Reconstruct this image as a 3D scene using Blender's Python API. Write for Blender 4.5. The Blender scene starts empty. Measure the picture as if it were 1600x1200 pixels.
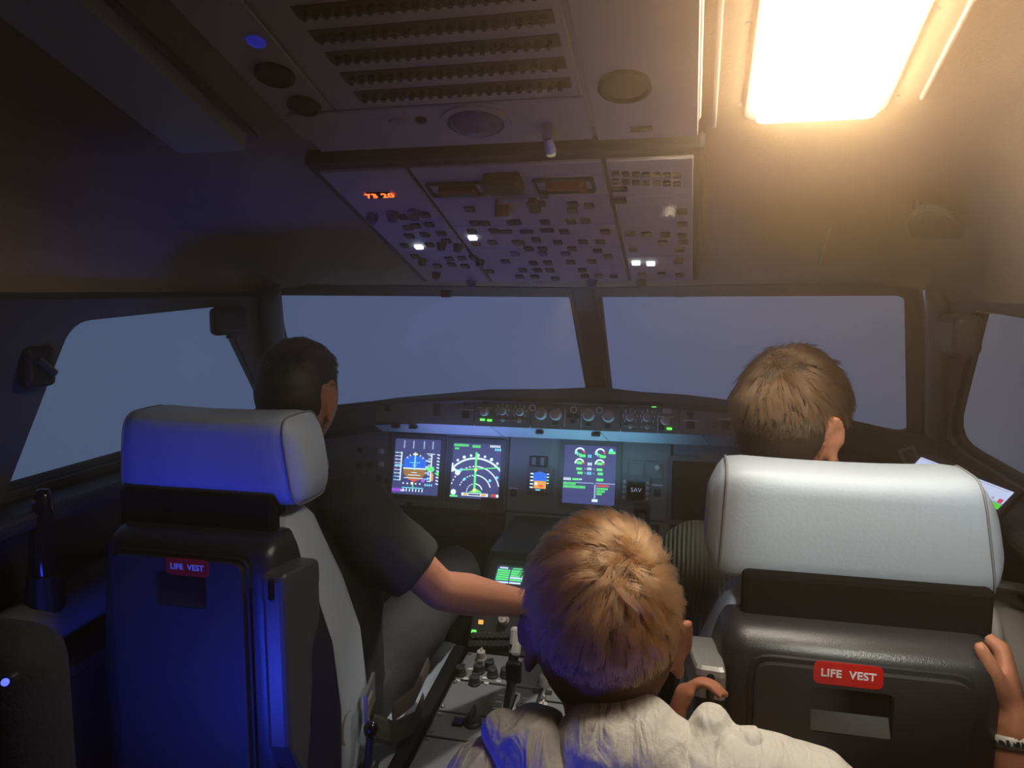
import bpy, bmesh, math, random
import numpy as np
from mathutils import Vector, Matrix, noise
from mathutils.geometry import tessellate_polygon
random.seed(7); rng = np.random.default_rng(7)
SC = bpy.context.scene
COL = SC.collection
V = Vector

# ------------------------------------------------------------------ camera
FPX = 1200.0
PITCH = math.atan(140 / FPX)
YAW = math.atan(288 / FPX * math.cos(PITCH))
CAM = V((0.32, 0.0, 1.55))
cd = bpy.data.cameras.new('camera'); cam = bpy.data.objects.new('camera', cd); COL.objects.link(cam)
cam.location = CAM; cam.rotation_euler = (math.pi / 2 - PITCH, 0, YAW)
cd.sensor_width = 36; cd.lens = 36 * FPX / 1600; cd.clip_start = 0.02
SC.camera = cam

# ------------------------------------------------------------------ world, exposure, large lights
W = bpy.data.worlds.new('world'); SC.world = W; W.use_nodes = True
bg = W.node_tree.nodes['Background']; bg.inputs[0].default_value = (0.02, 0.025, 0.04, 1); bg.inputs[1].default_value = 0.3
SC.view_settings.view_transform = 'Standard'; SC.view_settings.look = 'None'
SC.view_settings.gamma = 1; SC.view_settings.exposure = 0; SC.view_settings.use_curve_mapping = False
LAMP_E = 28.0          # warm dome light over the right-hand seat
GLARE_HAZE = .17            # scattering per metre of the added lens-glare volume
FOG_E = 1.30            # picture of fog on the screen outside
def area(name, loc, target, size, power, color, sy=None, spread=math.pi):
    l = bpy.data.lights.new(name, 'AREA'); l.energy = power; l.color = color; l.size = size; l.spread = spread
    if sy: l.shape = 'RECTANGLE'; l.size_y = sy
    o = bpy.data.objects.new(name, l); COL.objects.link(o); o.location = loc
    o.rotation_euler = (V(target) - V(loc)).to_track_quat('-Z', 'Y').to_euler(); return o
area('blue_cabin_light', (-0.42, 0.60, 0.70), (-.50, 1.12, .98), 0.18, 0.9, (0.035, 0.07, 1.0), spread=math.radians(78))
area('blue_cabin_light', (-0.22, 0.12, 0.66), (0.18, 0.85, 1.1), 0.15, 0.50, (0.03, 0.05, 1.0), spread=math.radians(66))
area('blue_wall_light', (-0.80, 0.1, 0.9), (-0.75, 0.9, 1.75), 0.2, 0.06, (0.03, 0.16, 0.8))
area('lip_fill', (-0.36, 2.21, 1.03), (-0.36, 2.29, 1.13), 0.3, 0.45, (0.28, 0.36, 1.0), 0.01)  # added fill lamp, brightens the lip beyond what the displays give
area('lip_fill', (0.02, 2.21, 1.03), (0.02, 2.29, 1.13), 0.4, 0.42, (0.3, 0.75, 1.0), 0.01)  # second added fill for the middle of the lip

sl = bpy.data.lights.new('fill_spot', 'SPOT'); sl.energy = 58; sl.color = (1.0, .91, .72); sl.spot_size = math.radians(24); sl.spot_blend = .6; sl.shadow_soft_size = .04  # added unseen spot that brightens the pale headrest
so = bpy.data.objects.new('fill_spot', sl); COL.objects.link(so); so.location = (.62, .15, 1.95); so.rotation_euler = (V((.58, 1.05, 1.26)) - V(so.location)).to_track_quat('-Z', 'Y').to_euler()

s2 = sl.copy(); s2.energy = 17; s2.color = (1.0, .90, .70); s2.spot_size = math.radians(17); s2.spot_blend = .9  # another added spot, for the boy's hood and shoulder
so2 = bpy.data.objects.new('fill_spot', s2); COL.objects.link(so2); so2.location = (.64, .22, 1.95); so2.rotation_euler = (V((.42, .75, 1.03)) - V(so2.location)).to_track_quat('-Z', 'Y').to_euler()
pl_ = bpy.data.lights.new('pedestal_fill', 'SPOT'); pl_.energy = 22; pl_.color = (1.0, .84, .66); pl_.spot_size = math.radians(62); pl_.spot_blend = .8; pl_.shadow_soft_size = .02  # added spot that brightens the pedestal and the bare forearm
po = bpy.data.objects.new('pedestal_fill', pl_); COL.objects.link(po); po.location = (.05, 1.66, 1.555); po.rotation_euler = (V((-.09, 1.52, .65)) - V(po.location)).to_track_quat('-Z', 'Y').to_euler()

# ------------------------------------------------------------------ helpers
def ray(px, py):
    d = V(((px - 800) / FPX, (600 - py) / FPX, -1.0))
    return (cam.rotation_euler.to_matrix() @ d)
def frame(o, u, v):
    u = V(u).normalized(); n = u.cross(V(v)).normalized(); v = n.cross(u)
    m = Matrix.Identity(4)
    for i, c in enumerate((u, v, n, V(o))):
        for k in range(3): m[k][i] = c[k]
    return m
def onp(M, px, py):
    """u, v on the plane of frame M seen at a pixel of the photograph"""
    n = M.col[2].xyz; d = ray(px, py); t = (M.col[3].xyz - CAM).dot(n) / d.dot(n)
    q = M.inverted() @ (CAM + d * t); return q.x, q.y
def at(px, py, depth): return CAM + ray(px, py) * depth

def lin(c): 
    return tuple((x / 12.92 if x <= .04045 else ((x + .055) / 1.055) ** 2.4) for x in c)
def rgb(r, g, b): return lin((r / 255, g / 255, b / 255))
MATS = {}
def mat(name, col, rough=.5, metal=0, bump=0, scale=60, emit=0, ecol=None, var=0, spec=.5, stretch=None, sheen=0):
    if name in MATS: return MATS[name]
    m = bpy.data.materials.new(name); m.use_nodes = True; nt = m.node_tree; b = nt.nodes['Principled BSDF']
    b.inputs['Base Color'].default_value = (*col, 1); b.inputs['Roughness'].default_value = rough
    b.inputs['Metallic'].default_value = metal; b.inputs['Specular IOR Level'].default_value = spec
    if sheen: b.inputs['Sheen Weight'].default_value = sheen
    if emit:
        b.inputs['Emission Color'].default_value = (*(ecol or col), 1); b.inputs['Emission Strength'].default_value = emit
    if bump or var:
        tc = nt.nodes.new('ShaderNodeTexCoord'); n = nt.nodes.new('ShaderNodeTexNoise'); n.inputs['Scale'].default_value = scale
        n.inputs['Detail'].default_value = 4
        src = tc.outputs['Object']
        if stretch:
            mp = nt.nodes.new('ShaderNodeMapping'); mp.inputs['Scale'].default_value = stretch
            nt.links.new(src, mp.inputs[0]); src = mp.outputs[0]
        nt.links.new(src, n.inputs['Vector'])
        if bump:
            bp = nt.nodes.new('ShaderNodeBump'); bp.inputs['Strength'].default_value = bump; bp.inputs['Distance'].default_value = .004
            nt.links.new(n.outputs['Fac'], bp.inputs['Height']); nt.links.new(bp.outputs[0], b.inputs['Normal'])
        if var:
            r = nt.nodes.new('ShaderNodeMapRange'); r.inputs['To Min'].default_value = 1 - var; r.inputs['To Max'].default_value = 1 + var
            mx = nt.nodes.new('ShaderNodeVectorMath'); mx.operation = 'SCALE'; mx.inputs[0].default_value = col
            nt.links.new(n.outputs['Fac'], r.inputs[0]); nt.links.new(r.outputs[0], mx.inputs['Scale']); nt.links.new(mx.outputs[0], b.inputs['Base Color'])
    MATS[name] = m; return m
def glow(name, col, e=1.0):
    return mat(name, (.01, .01, .01), .4, emit=e, ecol=col)

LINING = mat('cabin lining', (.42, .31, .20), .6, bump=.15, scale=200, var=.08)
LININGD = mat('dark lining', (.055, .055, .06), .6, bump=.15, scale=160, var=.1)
PANEL = mat('grey instrument paint', (.15, .15, .155), .55, bump=.05, scale=300)
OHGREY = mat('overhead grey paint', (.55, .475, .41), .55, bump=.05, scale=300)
BEZ = mat('display bezel', (.12, .125, .135), .4)
PANELD = mat('dark panel', (.035, .036, .04), .5)
BLACK = mat('black plastic', (.012, .012, .013), .45)
GLOSSB = mat('gloss black', (.008, .008, .009), .15)
SHELL = mat('seat shell plastic', (.027, .026, .028), .32, bump=.12, scale=500)
DOOR = mat('seat door plastic', (.028, .027, .029), .42, bump=.15, scale=500)
LEATHER = mat('pale grey leather', (.41, .46, .53), .5, bump=.12, scale=180, var=.04)
SEAM = mat('seam thread', (.22, .22, .23), .7)
KNOBC = mat('knob beige', (.62, .54, .48), .45)
KNOBD = mat('knob dark', (.05, .05, .05), .4)
WHITEP = mat('white print', (.75, .75, .72), .5)
METAL = mat('worn metal', (.45, .43, .4), .3, metal=.9)
CAPM = mat('grey metal cap', (.34, .34, .32), .35, metal=.3)
RUBBER = mat('window seal', (.02, .02, .02), .6)
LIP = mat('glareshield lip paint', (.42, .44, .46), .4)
CARPET = mat('floor carpet', (.03, .03, .035), .95, bump=.6, scale=300)
REDP = mat('red label', rgb(196, 30, 28), .35)
REDH = mat('red guard', (.25, .03, .01), .5)
WEB = mat('belt webbing', (.035, .034, .03), .8, bump=.5, scale=400)
WEBT = mat('tan webbing', (.11, .09, .065), .8, bump=.5, scale=400)
SKIN = mat('skin', (.44, .18, .105), .5, bump=.12, scale=120, var=.10, spec=.35)
SKIN.node_tree.nodes['Principled BSDF'].inputs['Subsurface Weight'].default_value = .08
SKIN.node_tree.nodes['Principled BSDF'].inputs['Subsurface Radius'].default_value = (.01, .004, .002)
TEE = mat('black cotton', (.022, .022, .023), .85, bump=.35, scale=90)
TROUS = mat('grey trousers', (.055, .058, .062), .85, bump=.35, scale=120)
HOOD = mat('cream cotton', (.62, .58, .52), .85, bump=.35, scale=160, sheen=.2)
nt = HOOD.node_tree; nz = nt.nodes.new('ShaderNodeTexNoise'); nz.inputs['Scale'].default_value = 26; nz.inputs['Detail'].default_value = 2; nz.inputs['Distortion'].default_value = 1.2
b2 = nt.nodes.new('ShaderNodeBump'); b2.inputs['Strength'].default_value = .8; b2.inputs['Distance'].default_value = .012; tc2 = nt.nodes.new('ShaderNodeTexCoord'); mp2 = nt.nodes.new('ShaderNodeMapping'); mp2.inputs['Scale'].default_value = (1.6, .6, .55); mp2.inputs['Rotation'].default_value = (0, .5, 0)
nt.links.new(tc2.outputs['Object'], mp2.inputs[0]); nt.links.new(mp2.outputs[0], nz.inputs['Vector']); nt.links.new(nz.outputs['Fac'], b2.inputs['Height']); old = nt.nodes['Bump']; nt.links.new(old.outputs[0], b2.inputs['Normal']); nt.links.new(b2.outputs[0], nt.nodes['Principled BSDF'].inputs['Normal'])
EYE = mat('eye', (.5, .5, .48), .2)

def bm_obj(name, bm, m, parent=None, smooth=False, local=True, angle=None):
    me = bpy.data.meshes.new(name); bm.normal_update(); bm.to_mesh(me); bm.free()
    return me_obj(name, me, m, parent, smooth, local)
def me_obj(name, me, m, parent=None, smooth=False, local=True):
    o = bpy.data.objects.new(name, me); COL.objects.link(o)
    ms = m if isinstance(m, (list, tuple)) else [m]
    if not me.materials:
        for x in ms: me.materials.append(x)
    if smooth: me.polygons.foreach_set('use_smooth', [True] * len(me.polygons))
    if parent: o.parent = parent
    return o
MINV = {}
def tag(o, label=None, cat=None, group=None, kind=None):
    if label: o['label'] = label
    if cat: o['category'] = cat
    if group: o['group'] = group
    if kind: o['kind'] = kind
    return o
def empty(name, M, label=None, cat=None, group=None, kind=None):
    o = bpy.data.objects.new(name, None); COL.objects.link(o); o.empty_display_size = .02
    if not isinstance(M, Matrix): M = Matrix.Translation(V(M))
    o.matrix_world = M; MINV[o.name] = M.inverted()
    return tag(o, label, cat, group, kind)
def wobj(name, bm, m, root, smooth=False):
    """part given in world coordinates"""
    r = root
    while r.parent: r = r.parent
    bm.transform(MINV[r.name]); return bm_obj(name, bm, m, root, smooth)
def copy_part(src, parent, M):
    c = src.copy(); COL.objects.link(c); c.parent = parent; c.matrix_local = M; return c

def B(): return bmesh.new()
def box(bm, c, s, bev=0, seg=2, M=None, taper=None):
    r = bmesh.ops.create_cube(bm, size=1); vs = r['verts']
    for v in vs:
        if taper and v.co.z > 0: v.co.x *= taper[0]; v.co.y *= taper[1]
        v.co = V((v.co.x * s[0], v.co.y * s[1], v.co.z * s[2]))
    if bev:
        es = list({e for v in vs for e in v.link_edges})
        r = bmesh.ops.bevel(bm, geom=es, offset=bev, segments=seg, profile=.5, affect='EDGES')
        vs = list({v for f in r['faces'] for v in f.verts} | {v for v in vs if v.is_valid})
    for v in vs:
        v.co = v.co + V(c)
        if M: v.co = M @ v.co
    return vs
def ring(bm, pts): return [bm.verts.new(p) for p in pts]
def bridge(bm, a, b):
    n = len(a)
    for i in range(n): bm.faces.new((a[i], a[(i + 1) % n], b[(i + 1) % n], b[i]))
def tube(bm, pts, rad, n=12, cap=True, up=None):
    """lofted tube; rad: number or (rx, ry) per point; rounded ends"""
    pts = [V(p) for p in pts]; rings = []
    t0 = (pts[1] - pts[0]).normalized()
    x = V(up) if up else (V((0, 0, 1)) if abs(t0.z) < .9 else V((0, 1, 0)))
    x = (x - t0 * x.dot(t0)).normalized()
    N = len(pts)
    for i, p in enumerate(pts):
        t = (pts[min(i + 1, N - 1)] - pts[max(i - 1, 0)]).normalized()
        x = (x - t * x.dot(t)).normalized(); y = t.cross(x)
        r = rad[i] if isinstance(rad, (list, tuple)) and not (len(rad) == 2 and N != 2) else rad
        rx, ry = r if isinstance(r, (list, tuple)) else (r, r)
        def mk(c, k): return ring(bm, [c + x * (rx * k * math.cos(a)) + y * (ry * k * math.sin(a)) for a in [2 * math.pi * j / n for j in range(n)]])
        if cap and i == 0:
            m = min(rx, ry); rings.append(mk(p - t * m * .8, .55)); rings.append(mk(p - t * m * .5, .85))
        rings.append(mk(p, 1))
        if cap and i == N - 1:
            m = min(rx, ry); rings.append(mk(p + t * m * .5, .85)); rings.append(mk(p + t * m * .8, .55))
    for a, b in zip(rings, rings[1:]): bridge(bm, a, b)
    bm.faces.new(rings[0][::-1]); bm.faces.new(rings[-1])
def cyl(bm, p, q, r, r2=None, n=16):
    p = V(p); q = V(q); t = (q - p).normalized(); x = t.orthogonal().normalized(); y = t.cross(x); r2 = r if r2 is None else r2
    mk = lambda c, k: ring(bm, [c + x * k * math.cos(2 * math.pi * j / n) + y * k * math.sin(2 * math.pi * j / n) for j in range(n)])
    a = mk(p, r); b = mk(q, r2); bridge(bm, a, b); bm.faces.new(a[::-1]); bm.faces.new(b)
def lathe(bm, prof, n=20, M=None):
    """profile of (r, z) turned about z"""
    rs = []
    for r, z in prof:
        rs.append(ring(bm, [(M @ V((r * math.cos(2 * math.pi * j / n), r * math.sin(2 * math.pi * j / n), z)) if M else V((r * math.cos(2 * math.pi * j / n), r * math.sin(2 * math.pi * j / n), z))) for j in range(n)]))
    for a, b in zip(rs, rs[1:]): bridge(bm, a, b)
    bm.faces.new(rs[0][::-1]); bm.faces.new(rs[-1])
def ell(bm, c, r, M=None, n=16):
    vs = bmesh.ops.create_uvsphere(bm, u_segments=n, v_segments=max(8, n * 2 // 3), radius=1)['verts']
    for v in vs:
        p = V((v.co.x * r[0], v.co.y * r[1], v.co.z * r[2]))
        if M: p = M @ p
        v.co = p + V(c)
    return vs
def roundpoly(pts, rs, seg=5):
    pts = [V(p) for p in pts]; n = len(pts); out = []
    for i, p in enumerate(pts):
        r = rs[i] if isinstance(rs, (list, tuple)) else rs
        if r <= 0: out.append(p); continue
        a = (pts[i - 1] - p); b = (pts[(i + 1) % n] - p)
        a = a.normalized() * min(r, a.length * .49); b = b.normalized() * min(r, b.length * .49)
        for k in range(seg + 1):
            t = k / seg; out.append((p + a) * (1 - t) ** 2 + p * 2 * t * (1 - t) + (p + b) * t * t)
    return out
def plate(bm, outer, holes, th):
    """flat plate with holes, extruded by the vector th"""
    loops = [[V(p) for p in outer]] + [[V(p) for p in h] for h in holes]; th = V(th)
    flat = [p for l in loops for p in l]
    tris = tessellate_polygon(loops)
    a = [bm.verts.new(p) for p in flat]; b = [bm.verts.new(p + th) for p in flat]
    for t in tris:
        try: bm.faces.new([a[i] for i in t]); bm.faces.new([b[i] for i in reversed(t)])
        except ValueError: pass
    k = 0
    for l in loops:
        n = len(l)
        for i in range(n):
            j = (i + 1) % n
            try: bm.faces.new((a[k + i], a[k + j], b[k + j], b[k + i]))
            except ValueError: pass
        k += n
    bmesh.ops.recalc_face_normals(bm, faces=bm.faces[:])
def rrect(w, h, r, z=0, c=(0, 0), seg=4):
    return roundpoly([(c[0] - w / 2, c[1] - h / 2, z), (c[0] + w / 2, c[1] - h / 2, z), (c[0] + w / 2, c[1] + h / 2, z), (c[0] - w / 2, c[1] + h / 2, z)], r, seg)
def fan(bm, pts):
    f = bm.faces.new([bm.verts.new(p) for p in pts]); return f
def text_mesh(body, size, depth=.0004, spacing=1.0, bold=0):
    c = bpy.data.curves.new('lettering', 'FONT'); c.body = body; c.size = size; c.extrude = depth; c.align_x = 'CENTER'; c.align_y = 'CENTER'
    c.space_character = spacing; c.offset = bold
    o = bpy.data.objects.new('lettering', c); COL.objects.link(o)
    dg = bpy.context.evaluated_depsgraph_get(); me = bpy.data.meshes.new_from_object(o.evaluated_get(dg))
    bpy.data.objects.remove(o); me.name = 'lettering'; me.materials.clear(); return me

# ------------------------------------------------------------------ the shell of the cockpit
def zc(y): return min(2.06, 1.783 - .325 * (y - 1.188))
YA = -1.1                                    # rear bulkhead
bm = B(); box(bm, (0, .7, -.02), (2.3, 3.8, .04)); tag(bm_obj('floor', bm, CARPET), kind='structure')
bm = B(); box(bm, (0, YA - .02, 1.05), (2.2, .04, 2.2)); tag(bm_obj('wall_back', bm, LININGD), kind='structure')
# ceiling: a strip that slopes down towards the windscreen, with coves to both sides
bm = B(); rows = []
for y in (YA, -.3, .1, .335, .6, .9, 1.188, 1.5, 1.78):
    z = zc(y); e = 1.0 if y < .8 else 1.0
    prof = [(-.80, 1.535), (-.775, 1.60), (-.73, (1.60 + z) / 2 + .03), (-.68, z - .012), (-.645, z), (0, z), (.645, z), (.68, z - .012), (.73, (1.60 + z) / 2 + .03), (.80, 1.60), (.84, 1.515)]
    rows.append([bm.verts.new((x, y, max(zz, 1.50))) for x, zz in prof])
y = 1.90
rows.append([bm.verts.new(p) for p in [(-.80, 1.86, 1.555), (-.78, 1.87, 1.565), (-.70, 1.92, 1.575), (-.62, 1.96, 1.575), (-.5, 2.02, 1.575), (0, 2.24, 1.57), (.5, 2.02, 1.575), (.62, 1.96, 1.575), (.70, 1.92, 1.575), (.79, 1.88, 1.565), (.84, 1.86, 1.55)]])
for a, b in zip(rows, rows[1:]):
    for i in range(len(a) - 1): bm.faces.new((a[i], b[i], b[i + 1], a[i + 1]))
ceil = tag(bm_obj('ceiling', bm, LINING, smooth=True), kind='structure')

# windscreen panes: two flat planes meeting on the centre line
def wpt(s, t, side):
    """s 0..1 from centre post outwards, t 0..1 from top to bottom of the plane"""
    top = V((0, 2.262, 1.548)).lerp(V((.80, 1.89, 1.555)), s); bot = V((0, 2.62, 1.226)).lerp(V((.90, 2.215, 1.18)), s)
    p = top.lerp(bot, t); return V((p.x * side, p.y, p.z))
GLASS = bpy.data.materials.new('window glass'); GLASS.use_nodes = True; nt = GLASS.node_tree
for n in list(nt.nodes): nt.nodes.remove(n)
out = nt.nodes.new('ShaderNodeOutputMaterial'); mx = nt.nodes.new('ShaderNodeMixShader'); tr = nt.nodes.new('ShaderNodeBsdfTransparent'); gl = nt.nodes.new('ShaderNodeBsdfGlossy')
gl.inputs['Roughness'].default_value = .2; tr.inputs[0].default_value = (.97, .98, .98, 1); mx.inputs[0].default_value = .003
nt.links.new(tr.outputs[0], mx.inputs[1]); nt.links.new(gl.outputs[0], mx.inputs[2]); nt.links.new(mx.outputs[0], out.inputs[0])
NW = [0]
def window(inner, out_n, label=None):
    NW[0] += 1; n = V(out_n).normalized()
    c = sum((V(p) for p in inner), V()) / len(inner)
    r = empty('window_%d' % NW[0], c, kind='structure')
    bm = B(); plate(bm, [p + n * .022 for p in inner], [], n * .006); wobj('pane', bm, GLASS, r)
    bm = B(); big = [p + (p - c).normalized() * .010 for p in inner]; sm = [p - (p - c).normalized() * .004 for p in inner]
    plate(bm, [p + n * .008 for p in big], [[p + n * .008 for p in sm]], n * .012); wobj('window_seal', bm, RUBBER, r)
bm = B()
for side in (-1, 1):
    inner = roundpoly([wpt(.048, .02, side), wpt(.995 if side < 0 else .972, .02, side), wpt(1.0 if side < 0 else .98, 1.08, side), wpt(.040, 1.08, side)], [.012, .025, .05, .012])
    outer = [wpt(0, -.06, side), wpt(1.0, -.06, side), wpt(1.06, 1.2, side), wpt(0, 1.2, side)]
    n = (wpt(1, 0, side) - wpt(0, 0, side)).cross(wpt(0, 1, side) - wpt(0, 0, side)).normalized()
    if n.y < 0: n = -n
    plate(bm, outer, [inner], n * .035); window(inner, n)
WF = MINFRONT = mat('windscreen frame paint', (.085, .08, .08), .55, bump=.1, scale=150)
tag(bm_obj('wall_front', bm, WF), kind='structure')
bm = B(); tube(bm, [(0, 2.19, 1.60), (0, 2.60, 1.205)], [(.034, .012), (.034, .012)], 8, cap=False, up=(1, 0, 0)); tag(bm_obj('trim_1', bm, WF), kind='structure')
# side walls with the sliding windows
def side_wall(side, xt, ytop, name):
    xs = lambda z: side * (.945 - (.945 - xt) * (z - 1.15) / .37)
    P = lambda y, z: V((xs(z), y, z))
    outer = [P(YA, 1.15), P(YA, 1.53), P(1.86, 1.545), P(2.26, 1.15)]
    inner = roundpoly([P(1.150, 1.175), P(1.178, 1.50), P(ytop, 1.522), P(ytop + .47, 1.18)], [.02, .045, .03, .12] if side < 0 else [.02, .05, .02, .16], 6)
    n = V((side, 0, .45)).normalized()
    bm = B(); plate(bm, outer, [inner], n * .035)
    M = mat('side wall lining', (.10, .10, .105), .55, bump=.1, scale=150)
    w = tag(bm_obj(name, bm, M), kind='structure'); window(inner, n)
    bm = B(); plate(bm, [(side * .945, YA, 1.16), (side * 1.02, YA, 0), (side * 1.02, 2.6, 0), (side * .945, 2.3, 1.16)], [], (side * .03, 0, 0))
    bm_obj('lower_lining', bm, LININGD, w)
    bm = B(); box(bm, (side * .90, .75, 1.14), (.12, 3.0, .035), .012); bm_obj('sill', bm, PANELD, w)
    return xs
xl = side_wall(-1, .775, 1.62, 'wall_left'); xr = side_wall(1, .835, 1.635, 'wall_right')
# shaped trim on the pillars beside the windscreen
for k, (side, xf) in enumerate(((-1, xl), (1, xr))):
    bm = B(); tube(bm, [(xf(1.545) - side * .012, 1.80, 1.545), (xf(1.38) - side * .012, 1.945, 1.38), (xf(1.19) - side * .012, 2.13, 1.19)], [(.022, .05), (.022, .055), (.022, .06)], 10, up=(1, 0, 0))
    tag(bm_obj('trim_%d' % (k + 2), bm, mat('pillar trim', (.13, .13, .14), .5), smooth=True), kind='structure')
    bm = B(); tube(bm, [V((side * (.83 if side > 0 else .85), 1.86, 1.56)), V((side * (.91 if side > 0 else .94), 2.18, 1.20))], [(.010, .016)] * 2, 8, up=(1, 0, 0)); tag(bm_obj('trim_%d' % (k + 4), bm, BLACK), kind='structure')
# fog on the projection screen round the nose
bm = B(); n = 48; a = []; b = []
for i in range(n + 1):
    t = math.radians(-115 + 230 * i / n); a.append(bm.verts.new((2.9 * math.sin(t), 1.0 + 2.9 * math.cos(t), -.6))); b.append(bm.verts.new((2.9 * math.sin(t), 1.0 + 2.9 * math.cos(t), 3.2)))
for i in range(n): bm.faces.new((a[i], a[i + 1], b[i + 1], b[i]))
FOG = bpy.data.materials.new('fog picture'); FOG.use_nodes = True; nt = FOG.node_tree
for nn in list(nt.nodes): nt.nodes.remove(nn)
o = nt.nodes.new('ShaderNodeOutputMaterial'); e = nt.nodes.new('ShaderNodeEmission'); tc = nt.nodes.new('ShaderNodeTexCoord'); sx = nt.nodes.new('ShaderNodeSeparateXYZ')
mr = nt.nodes.new('ShaderNodeMapRange'); cr = nt.nodes.new('ShaderNodeValToRGB'); mr.inputs['From Min'].default_value = -3; mr.inputs['From Max'].default_value = 3
els = cr.color_ramp.elements; els[0].position = .0; els[0].color = (*rgb(70, 82, 102), 1); els[1].position = .90; els[1].color = (*rgb(26, 28, 34), 1)
x = els.new(.47); x.color = (*rgb(79, 87, 118), 1); x = els.new(.75); x.color = (*rgb(76, 76, 86), 1)  # warmer stop puts the lamp's lens veil into the fog colour
nt.links.new(tc.outputs['Object'], sx.inputs[0]); nt.links.new(sx.outputs[0], mr.inputs[0]); nt.links.new(mr.outputs[0], cr.inputs[0]); nt.links.new(cr.outputs[0], e.inputs[0]); nt.links.new(e.outputs[0], o.inputs[0])
e.inputs[1].default_value = FOG_E
tag(bm_obj('projection_screen', bm, FOG, smooth=True), 'curved projection screen outside the windows showing plain blue-grey fog', 'screen')
# fittings on the window pillars
def fitting(c, s, label, rot=0):
    r = empty('blind_housing', c, label, 'blind', 'blind housings at the side windows')
    bm = B(); box(bm, (0, 0, 0), s, .014, 3, Matrix.Rotation(rot, 4, 'Z')); bm_obj('housing', bm, mat('blue-black plastic', (.02, .022, .03), .5), r, smooth=False)
    bm = B(); cyl(bm, (0, 0, -s[2] / 2 + .004), (0, 0, -s[2] / 2 - .008), .009); bm_obj('roller_end', bm, BLACK, r)
fitting((-.765, 1.635, 1.487), (.03, .13, .066), 'dark box housing at the top of the window beside the black-haired pilot', .0)
fitting((.80, 1.60, 1.475), (.05, .13, .075), 'dark box housing at the top of the window beside the tablet')
# windscreen header details
for px in (697, 1063):
    c = at(px, 459, 2.1); bm = B(); box(bm, c, (.022, .03, .02), .003); tag(bm_obj('visor_bracket', bm, BLACK), 'small black visor bracket on the upper edge of the %s windscreen' % ('darker-lit' if px < 800 else 'lamp-side'), 'bracket', 'visor brackets')
d_ = ray(56, 572); hp = CAM + d_ * ((-.812 - CAM.x) / d_.x)
r = empty('door_handle_recess', hp, 'black recessed grab plate on the blue-lit wall behind the side window', 'handle')
bm = B(); box(bm, (0, 0, 0), (.03, .066, .075), .012, 3); bm_obj('plate', bm, BLACK, r)
bm = B(); tube(bm, [(.01, -.02, .018), (.022, -.016, .013), (.022, .016, -.013), (.01, .02, -.018)], .007, 8); bm_obj('grip', bm, KNOBD, r)

# added scattering volume standing in for lens glare round the lamp
HZ = bpy.data.materials.new('cabin haze'); HZ.use_nodes = True; nt = HZ.node_tree
for nn in list(nt.nodes): nt.nodes.remove(nn)
o = nt.nodes.new('ShaderNodeOutputMaterial'); vs_ = nt.nodes.new('ShaderNodeVolumeScatter'); vs_.inputs['Density'].default_value = GLARE_HAZE; vs_.inputs['Anisotropy'].default_value = .86; vs_.inputs['Color'].default_value = (1, .68, .38, 1)
nt.links.new(vs_.outputs[0], o.inputs['Volume'])
bm = B(); box(bm, (0, .82, 1.05), (1.5, 2.8, 2.0)); tag(bm_obj('glare_haze', bm, HZ), 'thin haze added for the lens glow round the lamp', 'glare_haze', kind='stuff')

# ------------------------------------------------------------------ overhead: lamps, breaker panel, control panel
OH = frame((0, 1.188, 1.753), (1, 0, 0), (0, -.951, .309))      # u to the right, v aft and up, n down into the cabin
def buttonmesh(w, h, t, m, bev=.0012, name='push_button'):
    bm = B(); box(bm, (0, 0, t / 2), (w, h, t), bev, 1); me = bpy.data.meshes.new(name); bm.to_mesh(me); bm.free(); me.materials.append(m); return me
def knobmesh(r, h, m, name='knob', pointer=True):
    bm = B(); lathe(bm, [(r * 1.15, 0), (r * 1.1, h * .25), (r, h * .3), (r * .9, h * .92), (r * .75, h), (.0005, h)], 18)
    if pointer: box(bm, (0, r * .45, h), (r * .3, r * .9, h * .25))
    me = bpy.data.meshes.new(name); bm.to_mesh(me); bm.free(); me.materials.append(m); return me
def put(name, me, parent, u, v, w=0.0, rot=0, label=None):
    o = bpy.data.objects.new(name, me); COL.objects.link(o); o.parent = parent; o.matrix_local = Matrix.Translation((u, v, w)) @ Matrix.Rotation(rot, 4, 'Z')
    if label: o['label'] = label
    return o
def section(parent, u0, u1, v0, v1, m, z0=-.004, z1=.003, name='panel_section', gap=.0015):
    bm = B(); box(bm, ((u0 + u1) / 2, (v0 + v1) / 2, (z0 + z1) / 2), (u1 - u0 - 2 * gap, v1 - v0 - 2 * gap, z1 - z0), .0015, 1)
    o = bm_obj(name, bm, m, parent); return o

# dome lamps set into the ceiling
DIFF = mat('lit diffuser', (.8, .8, .75), .4, emit=LAMP_E, ecol=(1.0, .83, .64))
DIFFO = mat('unlit diffuser', (.50, .50, .54), .35)
FRAMEL = mat('lamp frame', (.22, .205, .19), .5)
def lamp(u0, u1, v0, v1, m, label, depth):
    r = empty('ceiling_lamp', OH @ Matrix.Translation(((u0 + u1) / 2, v0, -.03)), label, 'lamp')
    w = u1 - u0; L = v1 - v0
    bm = B(); plate(bm, rrect(w + .028, L + .028, .02, 0, (0, L / 2)), [rrect(w + .002, L + .002, .014, 0, (0, L / 2))], (0, 0, .007)); bm_obj('frame', bm, FRAMEL, r)
    bm = B(); plate(bm, rrect(w, L, .013, .0, (0, L / 2)), [], (0, 0, depth))
    bm_obj('diffuser', bm, m, r)
    for k in range(3):
        for s in (-1, 1):
            bm = B(); lathe(bm, [(.004, 0), (.004, .0015), (.003, .0025), (.0005, .0025)], 12, Matrix.Translation((s * (w / 2 + .022), .02 + k * .17, 0))); bm_obj('screw', bm, METAL, r)
    return r
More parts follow.
